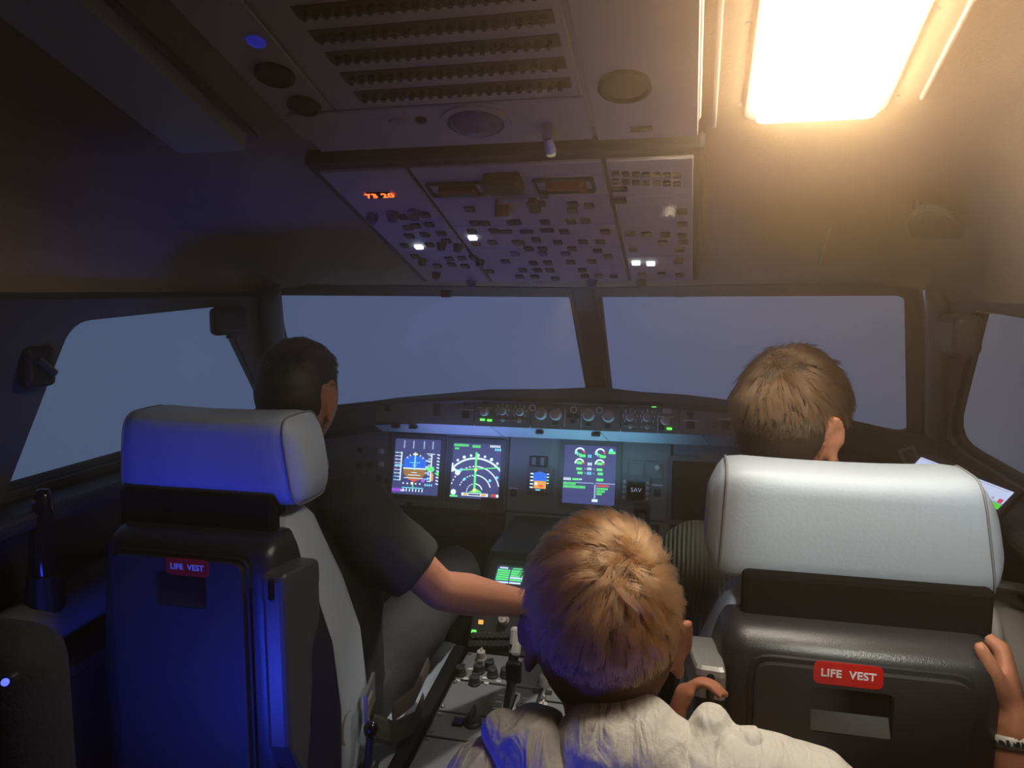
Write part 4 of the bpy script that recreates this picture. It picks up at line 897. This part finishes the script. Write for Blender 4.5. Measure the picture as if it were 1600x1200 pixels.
def add_hand(bm, wrist, d, pn, th, curls, size=1.0, thumb=(.5, .3, .3), spread=.05):
    """d wrist to knuckles, pn palm-facing normal, th towards the thumb; curls per finger in radians per joint"""
    d = V(d).normalized(); th = (V(th) - d * V(th).dot(d)).normalized(); pn = (V(pn) - d * V(pn).dot(d)); pn = (pn - th * pn.dot(th)).normalized(); w = V(wrist); k = size
    tube(bm, [w - d * .02 * k, w + d * .012 * k, w + d * .045 * k, w + d * .082 * k], [(.026 * k, .019 * k), (.031 * k, .017 * k), (.040 * k, .016 * k), (.040 * k, .013 * k)], 14, up=th)
    ell(bm, w + d * .035 * k + th * .022 * k + pn * .008 * k, (.018 * k,) * 3)
    for f, (off, ln, r) in enumerate(((.029, .042, .0092), (.010, .047, .0095), (-.010, .044, .0090), (-.028, .034, .0080))):
        p = w + d * .078 * k + th * off * k; a = 0; pts = [p - d * .02 * k, p]; q = p
        for j, c in enumerate(curls[f] if isinstance(curls[0], (list, tuple)) else curls):
            a += c; q = q + (d * math.cos(a) + pn * math.sin(a) + th * (spread * (1.5 - f) * math.cos(a))) * ln * k * (1, .62, .52)[j]; pts.append(q)
        tube(bm, pts, [r * k, r * k * 1.05, r * k, r * k * .92, r * k * .8], 10)
    a, b, c = thumb   # components along d, th, pn of the thumb's direction
    p = w + d * .022 * k + th * .026 * k + pn * .006 * k; v1 = (d * a + th * b + pn * c).normalized(); v2 = (v1 + d * .35 + pn * .15).normalized()
    tube(bm, [w + d * .006 * k + th * .008 * k, p, p + v1 * .040 * k, p + v1 * .040 * k + v2 * .030 * k], [.014 * k, .0125 * k, .0105 * k, .0088 * k], 10)
def flesh(name, bm, m, root, vox=.006, smooth=4, disp=0, dscale=.05):
    bmesh.ops.recalc_face_normals(bm, faces=bm.faces[:])
    o = wobj(name, bm, m, root, True)
    r = o.modifiers.new('union', 'REMESH'); r.mode = 'VOXEL'; r.voxel_size = vox; r.use_smooth_shade = True
    s = o.modifiers.new('smooth', 'SMOOTH'); s.iterations = smooth; s.factor = .5
    if disp:
        t = bpy.data.textures.new('folds', 'CLOUDS'); t.noise_scale = dscale; t.noise_depth = 1
        d = o.modifiers.new('folds', 'DISPLACE'); d.texture = t; d.strength = disp; d.mid_level = .5; d.texture_coords = 'GLOBAL'
    return o
# hair -------------------------------------------------------------
HL = np.array([(-.12, -.105), (-.07, -.100), (-.045, -.086), (-.030, -.040), (-.018, .012), (.012, .022), (.030, .008), (.045, .020), (.060, .050), (.12, .060)])
def hairline(y): return np.interp(y, HL[:, 0], HL[:, 1])
def hair_mat(name, col, rough=.35):
    m = bpy.data.materials.new(name); m.use_nodes = True; nt = m.node_tree
    for n in list(nt.nodes): nt.nodes.remove(n)
    o = nt.nodes.new('ShaderNodeOutputMaterial'); h = nt.nodes.new('ShaderNodeBsdfHairPrincipled'); h.model = 'CHIANG'; h.parametrization = 'COLOR'
    h.inputs['Color'].default_value = (*col, 1); h.inputs['Roughness'].default_value = rough; h.inputs['Radial Roughness'].default_value = .5
    if 'Random Roughness' in h.inputs: h.inputs['Random Roughness'].default_value = .3
    nt.links.new(h.outputs[0], o.inputs[0]); return m
def make_hair(root, M, lenf, capm, strandm, N, crown, lift=.6, clump=.55, whorl=.35, fwd=.5, seed=1, rad=.00035, nclump=260, capk=.35, droop=.25):
    rg = np.random.default_rng(seed)
    # soft cap under the strands
    nu, nv = 64, 44; bm = B(); grid = {}
    def outline(d):
        p = sculpt(headpt(d)); e = p.z - float(hairline(p.y)); k = max(0, min(1, e / .03)); k = k * k * (3 - 2 * k)
        n = V((p.x / .0765 ** 2, p.y / .097 ** 2, p.z / .117 ** 2)).normalized()
        L = lenf(np.array([p.x]), np.array([p.y]), np.array([p.z]))[0]
        th = (.002 + capk * L) * k - .003 * (1 - k)
        nz = noise.noise(V((p.x, p.y, p.z)) * 45 + V((seed, 0, 0))) * .10 * L * k
        return e, M @ (p + n * (th + nz))
    for i in range(nv + 1):
        for j in range(nu):
            t = math.pi * i / nv * .86; f = 2 * math.pi * j / nu; d = V((math.sin(t) * math.cos(f), math.sin(t) * math.sin(f), math.cos(t))); grid[i, j] = outline(d)
    vs = {k: bm.verts.new(q[1]) for k, q in grid.items()}
    for i in range(nv):
        for j in range(nu):
            ks = [(i, j), (i, (j + 1) % nu), (i + 1, (j + 1) % nu), (i + 1, j)]
            if max(grid[k][0] for k in ks) > -.004:
                try: bm.faces.new([vs[k] for k in reversed(ks)])
                except ValueError: pass
    bmesh.ops.delete(bm, geom=[v for v in bm.verts if not v.link_faces], context='VERTS')
    bmesh.ops.remove_doubles(bm, verts=bm.verts[:], dist=1e-5)
    cap = wobj('hair', bm, capm, root, True)
    # strands
    def sample(n):
        d = rg.normal(size=(n * 3, 3)); d /= np.linalg.norm(d, axis=1)[:, None]
        P = np.array([headpt(V(q)) for q in d]); ok = P[:, 2] > hairline(P[:, 1]) + .001; P = P[ok][:n]
        Nn = P / np.array([.0765 ** 2, .097 ** 2, .117 ** 2]); Nn /= np.linalg.norm(Nn, axis=1)[:, None]; return P, Nn
    C = np.array(crown)
    def flow(P, Nn, jit):
        r = P - C; r -= Nn * (r * Nn).sum(1)[:, None]; dist = np.linalg.norm(r, axis=1)[:, None]; r /= dist + 1e-6
        sw = np.cross(Nn, r); w = np.clip(1 - dist / .07, 0, 1); t = r + sw * whorl * (.4 + w)
        top = np.clip((P[:, 2] - .03) / .05, 0, 1)[:, None] * np.clip((P[:, 1] + .03) / .05, 0, 1)[:, None]
        t += np.array([0, fwd, 0]) * top; low = 1 - np.clip((P[:, 2] + .01) / .06, 0, 1)[:, None]; t += np.array([0, -.1, -.9]) * low
        t += rg.normal(size=P.shape) * (jit + 1.6 * np.clip(1 - dist / .032, 0, 1)); t -= Nn * (t * Nn).sum(1)[:, None]; return t / (np.linalg.norm(t, axis=1)[:, None] + 1e-6)
    P, Nn = sample(N); cP, cN = sample(nclump); T = flow(P, Nn, .12); cT = flow(cP, cN, .38)
    idx = np.concatenate([((P[a:a + 2000, None, :] - cP[None]) ** 2).sum(2).argmin(1) for a in range(0, len(P), 2000)])
    L = lenf(P[:, 0], P[:, 1], P[:, 2]) * rg.uniform(.7, 1.12, len(P)); cl = rg.uniform(.75, 1.15, nclump)[idx]; L = L * cl
    dT = T * .35 + cT[idx] * .65; off = P - cP[idx]
    S = 7; pts = np.zeros((len(P), S, 3)); pts[:, 0] = P - Nn * .001; lf = (lift * rg.uniform(.75, 1.25, nclump)[idx])[:, None]
    for k in range(1, S):
        s = k / (S - 1); dr = Nn * lf * (1.15 - s) + dT * (.35 + .9 * s) + np.array([0, 0, -droop]) * s; dr /= np.linalg.norm(dr, axis=1)[:, None]
        pts[:, k] = pts[:, k - 1] + dr * (L / (S - 1))[:, None]
    kk = np.linspace(0, 1, S)[None, :, None] ** 1.3
    pts -= off[:, None, :] * kk * clump * np.clip(L / .03, 0, 1)[:, None, None]
    R = np.array(MINV[root.name] @ M); flat = pts.reshape(-1, 3) @ R[:3, :3].T + R[:3, 3]
    cu = bpy.data.hair_curves.new('hair_strands'); cu.add_curves([S] * len(P))
    (cu.attributes.get('position') or cu.attributes.new('position', 'FLOAT_VECTOR', 'POINT')).data.foreach_set('vector', flat.astype(np.float32).ravel())
    ra = (cu.attributes.get('radius') or cu.attributes.new('radius', 'FLOAT', 'POINT')); rr = np.tile(np.linspace(1, .35, S), len(P)) * rad; ra.data.foreach_set('value', rr.astype(np.float32))
    cu.materials.append(strandm)
    o = bpy.data.objects.new('hair_strands', cu); COL.objects.link(o); o.parent = cap; o['kind'] = 'stuff'
    return cap
def hm(pos, yaw, pitch, roll=0, k=1.0):
    return Matrix.Translation(V(pos)) @ Matrix.Rotation(yaw, 4, 'Z') @ Matrix.Rotation(pitch, 4, 'X') @ Matrix.Rotation(roll, 4, 'Y') @ Matrix.Scale(k, 4)
rad_ = math.radians
CAPDK = mat('dark hair base', (.012, .010, .009), .6); CAPBR = mat('brown hair base', (.03, .018, .010), .7); CAPGI = mat('ginger hair base', (.15, .06, .025), .7)

# 1. pilot in the black T-shirt
P1 = empty('person', (-.50, 1.45, 0), 'person with short black hair in a black T-shirt, seated, bare forearm stretched towards the pedestal', 'person')
H1 = hm((-.462, 1.405, 1.345), rad_(-3), rad_(-4))
bm = B(); add_head(bm, H1, (-.475, 1.385, 1.17), .054)
tube(bm, [(-.49, 1.44, .66), (-.49, 1.43, .85), (-.485, 1.41, 1.05), (-.48, 1.395, 1.14)], [(.15, .10), (.14, .095), (.16, .10), (.10, .07)], 18, up=(1, 0, 0))
ELB = (-.178, 1.452, .942); WR = (-.02, 1.675, .835)
tube(bm, [(-.34, 1.385, 1.14), (-.27, 1.41, 1.05), ELB], [.050, .046, .040], 14); ell(bm, (-.165, 1.452, .932), (.030, .03, .03))
tube(bm, [ELB, (-.14, 1.51, .915), (-.08, 1.59, .875), WR], [.041, .045, .036, .027], 14)
add_hand(bm, WR, (.45, .85, -.1), (-.1, .2, -1), (-.85, .4, .1), (.5, .6, .5), .98, (.6, .5, .4))
tube(bm, [(-.65, 1.385, 1.13), (-.72, 1.44, .98), (-.74, 1.55, .88)], [.05, .045, .04], 12); tube(bm, [(-.74, 1.55, .88), (-.77, 1.68, .95), (-.80, 1.78, 1.02)], [.04, .035, .027], 12)
add_hand(bm, (-.80, 1.78, 1.02), (-.1, .9, .3), (0, .3, -1), (.9, .1, .1), (.7, .7, .5), .98)
for s in (-1, 1): tube(bm, [(-.50 + s * .10, 1.48, .68), (-.50 + s * .17, 1.88, .80), (-.50 + s * .16, 2.05, .36), (-.50 + s * .16, 2.10, .10)], [.07, .055, .045, .04], 12); tube(bm, [(-.50 + s * .16, 2.06, .06), (-.50 + s * .16, 2.24, .08)], [(.045, .035), (.04, .025)], 10)
flesh('body', bm, SKIN, P1, .0055, 3); eyes(P1, H1)
bm = B()
tube(bm, [(-.495, 1.45, .62), (-.495, 1.445, .80), (-.49, 1.43, 1.0), (-.485, 1.41, 1.12), (-.48, 1.40, 1.175)], [(.185, .125), (.18, .12), (.20, .125), (.165, .10), (.075, .072)], 22, up=(1, 0, 0))
ell(bm, (-.345, 1.395, 1.125), (.075, .075, .07)); ell(bm, (-.64, 1.395, 1.12), (.075, .075, .07))
tube(bm, [(-.36, 1.395, 1.13), (-.29, 1.41, 1.05), (-.222, 1.437, .985)], [.075, .074, .070], 16, cap=False); tube(bm, [(-.64, 1.39, 1.12), (-.70, 1.43, 1.0), (-.725, 1.47, .94)], [.07, .068, .064], 14, cap=False)
flesh('t_shirt', bm, TEE, P1, .008, 5, .012, .07)
bm = B(); tube(bm, [(-.50, 1.45, .66), (-.50, 1.55, .66)], [(.19, .11), (.18, .10)], 16, up=(1, 0, 0))
for s in (-1, 1): tube(bm, [(-.50 + s * .10, 1.48, .67), (-.50 + s * .16, 1.70, .74), (-.50 + s * .215, 1.88, .815), (-.50 + s * .20, 1.97, .62), (-.50 + s * .17, 2.07, .14)], [.095, .088, .075, .068, .055], 16)
flesh('trousers', bm, TROUS, P1, .009, 5, .010, .06)
for s in (-1, 1): bm = B(); tube(bm, [(-.50 + s * .16, 2.03, .055), (-.50 + s * .16, 2.15, .06), (-.50 + s * .16, 2.27, .05)], [(.052, .052), (.052, .045), (.045, .03)], 14, up=(1, 0, 0)); wobj('shoe', bm, BLACK, P1, True)
def len1(x, y, z): 
    t = np.clip((z - .035) / .05, 0, 1); return .004 + .020 * t + .030 * t * np.clip((y - .02) / .05, 0, 1)
make_hair(P1, H1, len1, CAPDK, hair_mat('black hair', (.018, .014, .012), .4), 10000, (-.01, -.07, .09), lift=.75, clump=.3, fwd=1.0, seed=3, rad=.0004, capk=.12)

# 2. co-pilot in the ribbed sweater
P2 = empty('person', (.50, 1.38, 0), 'person with tousled brown hair in a ribbed green sweater seated beyond the lamp-lit headrest', 'person')
H2 = hm((.472, 1.295, 1.345), rad_(-34), rad_(-2), rad_(2), 1.03)
bm = B(); add_head(bm, H2, (.47, 1.30, 1.18), .052)
tube(bm, [(.50, 1.38, .64), (.50, 1.36, .85), (.49, 1.34, 1.05), (.48, 1.32, 1.13)], [(.14, .095), (.13, .09), (.15, .095), (.09, .065)], 18, up=(1, 0, 0))
tube(bm, [(.32, 1.33, 1.08), (.272, 1.44, .90), (.26, 1.62, .845)], [.043, .038, .032], 12); tube(bm, [(.26, 1.62, .84), (.27, 1.80, .86)], [.036, .026], 12); add_hand(bm, (.27, 1.80, .86), (0, 1, .0), (0, 0, -1), (.9, 0, 0), (.5, .5, .4), .96)
tube(bm, [(.66, 1.33, 1.08), (.74, 1.44, .95), (.78, 1.60, .94)], [.045, .042, .034], 12); add_hand(bm, (.785, 1.63, .96), (0, .9, .3), (0, .3, -1), (-.9, .1, .1), (.7, .7, .5), .96)
for s in (-1, 1): tube(bm, [(.50 + s * .10, 1.42, .66), (.50 + s * .15, 1.85, .76), (.50 + s * .15, 2.02, .36), (.50 + s * .15, 2.08, .10)], [.07, .055, .045, .04], 12)
flesh('body', bm, SKIN, P2, .0055, 3); eyes(P2, H2)
RIB = bpy.data.materials.new('ribbed knit'); RIB.use_nodes = True; nt = RIB.node_tree; b = nt.nodes['Principled BSDF']; b.inputs['Base Color'].default_value = (.085, .098, .085, 1); b.inputs['Roughness'].default_value = .9
wv = nt.nodes.new('ShaderNodeTexWave'); wv.bands_direction = 'X'; wv.inputs['Scale'].default_value = 42; wv.inputs['Distortion'].default_value = .8; wv.inputs['Detail'].default_value = 1; tc = nt.nodes.new('ShaderNodeTexCoord'); bp = nt.nodes.new('ShaderNodeBump'); bp.inputs['Strength'].default_value = .9; bp.inputs['Distance'].default_value = .004
nt.links.new(tc.outputs['Object'], wv.inputs['Vector']); nt.links.new(wv.outputs['Fac'], bp.inputs['Height']); nt.links.new(bp.outputs[0], b.inputs['Normal'])
bm = B(); tube(bm, [(.50, 1.38, .62), (.50, 1.37, .80), (.495, 1.35, 1.0), (.485, 1.335, 1.09), (.475, 1.32, 1.15)], [(.185, .12), (.18, .115), (.19, .115), (.165, .10), (.07, .068)], 22, up=(1, 0, 0))
ell(bm, (.335, 1.335, 1.085), (.072, .072, .075)); ell(bm, (.64, 1.335, 1.08), (.07, .07, .07))
tube(bm, [(.335, 1.34, 1.09), (.285, 1.40, .97), (.262, 1.46, .88), (.26, 1.62, .845), (.268, 1.76, .86)], [.070, .066, .062, .056, .046], 16); tube(bm, [(.645, 1.34, 1.08), (.72, 1.44, .96), (.775, 1.59, .94)], [.068, .06, .045], 14)
flesh('sweater', bm, RIB, P2, .008, 5, .008, .06)
bm = B(); tube(bm, [(.50, 1.40, .65), (.50, 1.50, .64)], [(.18, .10), (.17, .09)], 16, up=(1, 0, 0))
for s in (-1, 1): tube(bm, [(.50 + s * .10, 1.42, .65), (.50 + s * .15, 1.85, .76), (.50 + s * .16, 1.96, .60), (.50 + s * .15, 2.06, .14)], [.09, .07, .065, .052], 16)
flesh('trousers', bm, TROUS, P2, .009, 5)
for s in (-1, 1): bm = B(); tube(bm, [(.50 + s * .15, 2.0, .055), (.50 + s * .15, 2.12, .06), (.50 + s * .15, 2.24, .05)], [(.05, .05), (.05, .045), (.043, .03)], 14, up=(1, 0, 0)); wobj('shoe', bm, BLACK, P2, True)
def len2(x, y, z):
    t = np.clip((z + .01) / .07, 0, 1); return .006 + .036 * t + .018 * np.clip((y - .02) / .06, 0, 1) * t
make_hair(P2, H2, len2, CAPBR, hair_mat('brown hair', (.095, .047, .022), .32), 30000, (.005, -.050, .10), lift=.5, clump=.40, fwd=.6, seed=5, rad=.0003, capk=.06, droop=.45, nclump=1300)

# 3. boy in the cream hooded top
P3 = empty('person', (.24, .80, 0), 'person with thick ginger hair in a cream hooded top standing between the two seats', 'person')
H3 = hm((.224, .874, 1.160), rad_(8), rad_(6), rad_(0), 1.09)
bm = B(); add_head(bm, H3, (.252, .785, 1.02), .050)
tube(bm, [(.26, .76, .62), (.26, .76, .80), (.265, .765, .96), (.262, .775, 1.03)], [(.12, .08), (.12, .08), (.13, .085), (.08, .06)], 18, up=(1, 0, 0))
WK = (.306, .905, 1.022)
tube(bm, [(.40, .79, 1.0), (.405, .90, .90), (.385, .95, .90)], [.038, .034, .030], 12); tube(bm, [(.385, .95, .90), (.345, .93, .97), WK], [.028, .022, .016], 12)
add_hand(bm, WK, (.25, .25, .95), (.90, .25, -.30), (-.30, -.9, .2), ((.7, .8, .5), (.7, .8, .5), (.8, .8, .5), (.9, .8, .5)), .62, (.9, .2, .25), .0)
tube(bm, [(.13, .79, .99), (.06, .86, .86), (.09, 1.0, .82)], [.038, .034, .03], 12); tube(bm, [(.09, 1.0, .82), (.12, 1.10, .80)], [.028, .022], 12); add_hand(bm, (.12, 1.12, .80), (.2, .9, -.3), (.3, -.2, -1), (.9, -.2, .2), (.4, .5, .4), .82)
for s in (-1, 1): tube(bm, [(.26 + s * .075, .77, .62), (.26 + s * .08, .79, .34), (.26 + s * .08, .77, .08)], [.06, .045, .033], 12); tube(bm, [(.26 + s * .08, .75, .04), (.26 + s * .085, .92, .035)], [(.035, .03), (.035, .02)], 10)
flesh('body', bm, SKIN, P3, .005, 3); eyes(P3, H3)
bm = B()
tube(bm, [(.26, .76, .58), (.26, .76, .75), (.265, .765, .90), (.27, .765, 1.0), (.262, .77, 1.055)], [(.155, .11), (.15, .105), (.165, .11), (.155, .095), (.085, .075)], 24, up=(1, 0, 0))
ell(bm, (.13, .765, 1.005), (.07, .07, .06)); ell(bm, (.42, .785, 1.01), (.072, .075, .062))
tube(bm, [(.30, .775, 1.05), (.37, .78, 1.048), (.45, .79, 1.025), (.505, .80, .975), (.47, .88, .90), (.40, .95, .905)], [.045, .054, .062, .060, .05, .042], 16)
tube(bm, [(.14, .77, 1.00), (.07, .82, .90), (.055, .90, .835), (.09, 1.0, .825)], [.065, .058, .052, .042], 16)
flesh('hooded_top', bm, HOOD, P3, .007, 5, .012, .05)
# the hood lying round the neck: thick rolls of cloth
bm = B()
tube(bm, [(.345, .845, 1.075), (.350, .80, 1.098), (.335, .755, 1.072), (.290, .722, 1.018), (.245, .712, 1.006), (.195, .722, 1.022), (.160, .752, 1.072), (.150, .80, 1.060), (.165, .85, 1.045)], [.012, .022, .030, .034, .034, .036, .036, .030, .018], 14)
tube(bm, [(.330, .770, 1.070), (.30, .715, 1.004), (.25, .690, .972), (.20, .695, .980), (.155, .735, 1.025)], [.034, .045, .050, .050, .040], 14)
tube(bm, [(.325, .80, 1.060), (.340, .785, 1.092), (.343, .776, 1.108)], [.026, .020, .013], 12)
tube(bm, [(.345, .770, 1.095), (.315, .722, 1.045), (.275, .690, .985)], [.014, .017, .014], 10); tube(bm, [(.372, .765, 1.075), (.345, .715, 1.03), (.315, .688, .98)], [.014, .018, .014], 10)
tube(bm, [(.215, .700, 1.035), (.225, .678, .985), (.22, .675, .94)], [.010, .015, .012], 10); tube(bm, [(.175, .715, 1.045), (.16, .70, 1.0), (.165, .695, .95)], [.011, .014, .012], 10); tube(bm, [(.41, .755, 1.06), (.40, .715, 1.01), (.405, .70, .95)], [.010, .012, .010], 10)
tube(bm, [(.355, .79, 1.075), (.385, .785, 1.085), (.40, .78, 1.06)], [.022, .024, .022], 12)
tube(bm, [(.150, .74, 1.062), (.128, .775, 1.070), (.118, .83, 1.04)], [.024, .026, .018], 12)
flesh('hood', bm, HOOD, P3, .0045, 3, .010, .05)
bm = B(); tube(bm, [(.26, .765, .60), (.26, .765, .52)], [(.14, .10), (.145, .105)], 16, up=(1, 0, 0))
for s in (-1, 1): tube(bm, [(.26 + s * .075, .77, .56), (.26 + s * .082, .785, .34), (.26 + s * .082, .77, .09)], [.082, .066, .055], 14)
flesh('trousers', bm, TROUS, P3, .009, 4)
for s in (-1, 1): bm = B(); tube(bm, [(.26 + s * .082, .73, .04), (.26 + s * .085, .85, .045), (.26 + s * .087, .94, .035)], [(.042, .04), (.042, .035), (.036, .025)], 14, up=(1, 0, 0)); wobj('shoe', bm, BLACK, P3, True)
def len3(x, y, z):
    t = np.clip((z + .015) / .06, 0, 1); return .004 + .024 * t + .012 * np.clip(-x / .05, 0, 1) * np.clip((z - .04) / .04, 0, 1) + .020 * np.clip((z - .03) / .05, 0, 1) * np.clip((y + .03) / .06, .3, 1)
make_hair(P3, H3, len3, CAPGI, hair_mat('ginger hair', (.36, .155, .06), .30), 42000, (.022, -.050, .098), lift=.55, clump=.32, whorl=.45, fwd=.35, seed=11, rad=.00028, nclump=1500, capk=.06, droop=.3)

# 4. grown-up at the edge: arm and hand on the seat, wristband
P4 = empty('person', (.80, .70, 0), 'bare arm of a person holding the seat edge, pale band on the wrist', 'person')
bm = B(); W4 = V((.714, 1.010, 1.028)); E4 = V((.745, .95, .78)); S4 = V((.83, .64, 1.04))
tube(bm, [S4, S4.lerp(E4, .5), E4], [.055, .048, .042], 14); tube(bm, [E4, E4.lerp(W4, .35), E4.lerp(W4, .75), W4], [.042, .045, .034, .028], 16)
add_hand(bm, W4, (-.02, .62, .78), (-1, .1, 0), (-.25, -.75, .6), ((.7, .9, .5), (.8, .9, .5), (.8, 1.0, .5), (.9, 1.0, .5)), 1.0, (.75, .9, .32), .0)
flesh('arm', bm, SKIN, P4, .0045, 3)
bm = B(); a = (W4 - E4).normalized(); c = E4.lerp(W4, .93)
tube(bm, [c - a * .007, c + a * .007], [.0325, .0312], 24, cap=False); wb_ = wobj('wristband', bm, mat('pale wristband', (.60, .57, .52), .45), P4, True); wb_['label'] = 'pale wristband with small dark lettering'
bm = B(); x_ = a.cross(V((0, 0, 1))).normalized(); y_ = a.cross(x_)
for k in range(18):
    t = k * .16 + 1.9 + (.06 if k % 3 == 0 else 0); q = c + (x_ * math.cos(t) + y_ * math.sin(t)) * .0322; n_ = (x_ * math.cos(t) + y_ * math.sin(t)); u_ = a.cross(n_)
    hh = .0025 + .0015 * ((k * 7) % 3) / 2; ww = .0018; fan(bm, [q - u_ * ww - a * hh + n_ * .0004, q + u_ * ww - a * hh + n_ * .0004, q + u_ * ww + a * hh * (k % 2) + n_ * .0004, q - u_ * ww + a * hh + n_ * .0004])
bm.transform(MINV[P4.name]); bm_obj('lettering', bm, BLACK, wb_)
bm = B(); tube(bm, [S4 + V((.02, -.05, .02)), S4, S4.lerp(E4, .45)], [.075, .072, .062], 16); flesh('sleeve', bm, mat('navy sleeve', (.02, .025, .05), .85, bump=.3), P4, .008, 4)

for o in bpy.data.objects:      # print too fine to pick apart stays joined
    if o.name.split('.')[0] in ('scale_marks', 'scale_lines') and o.type == 'MESH': o['kind'] = 'stuff'
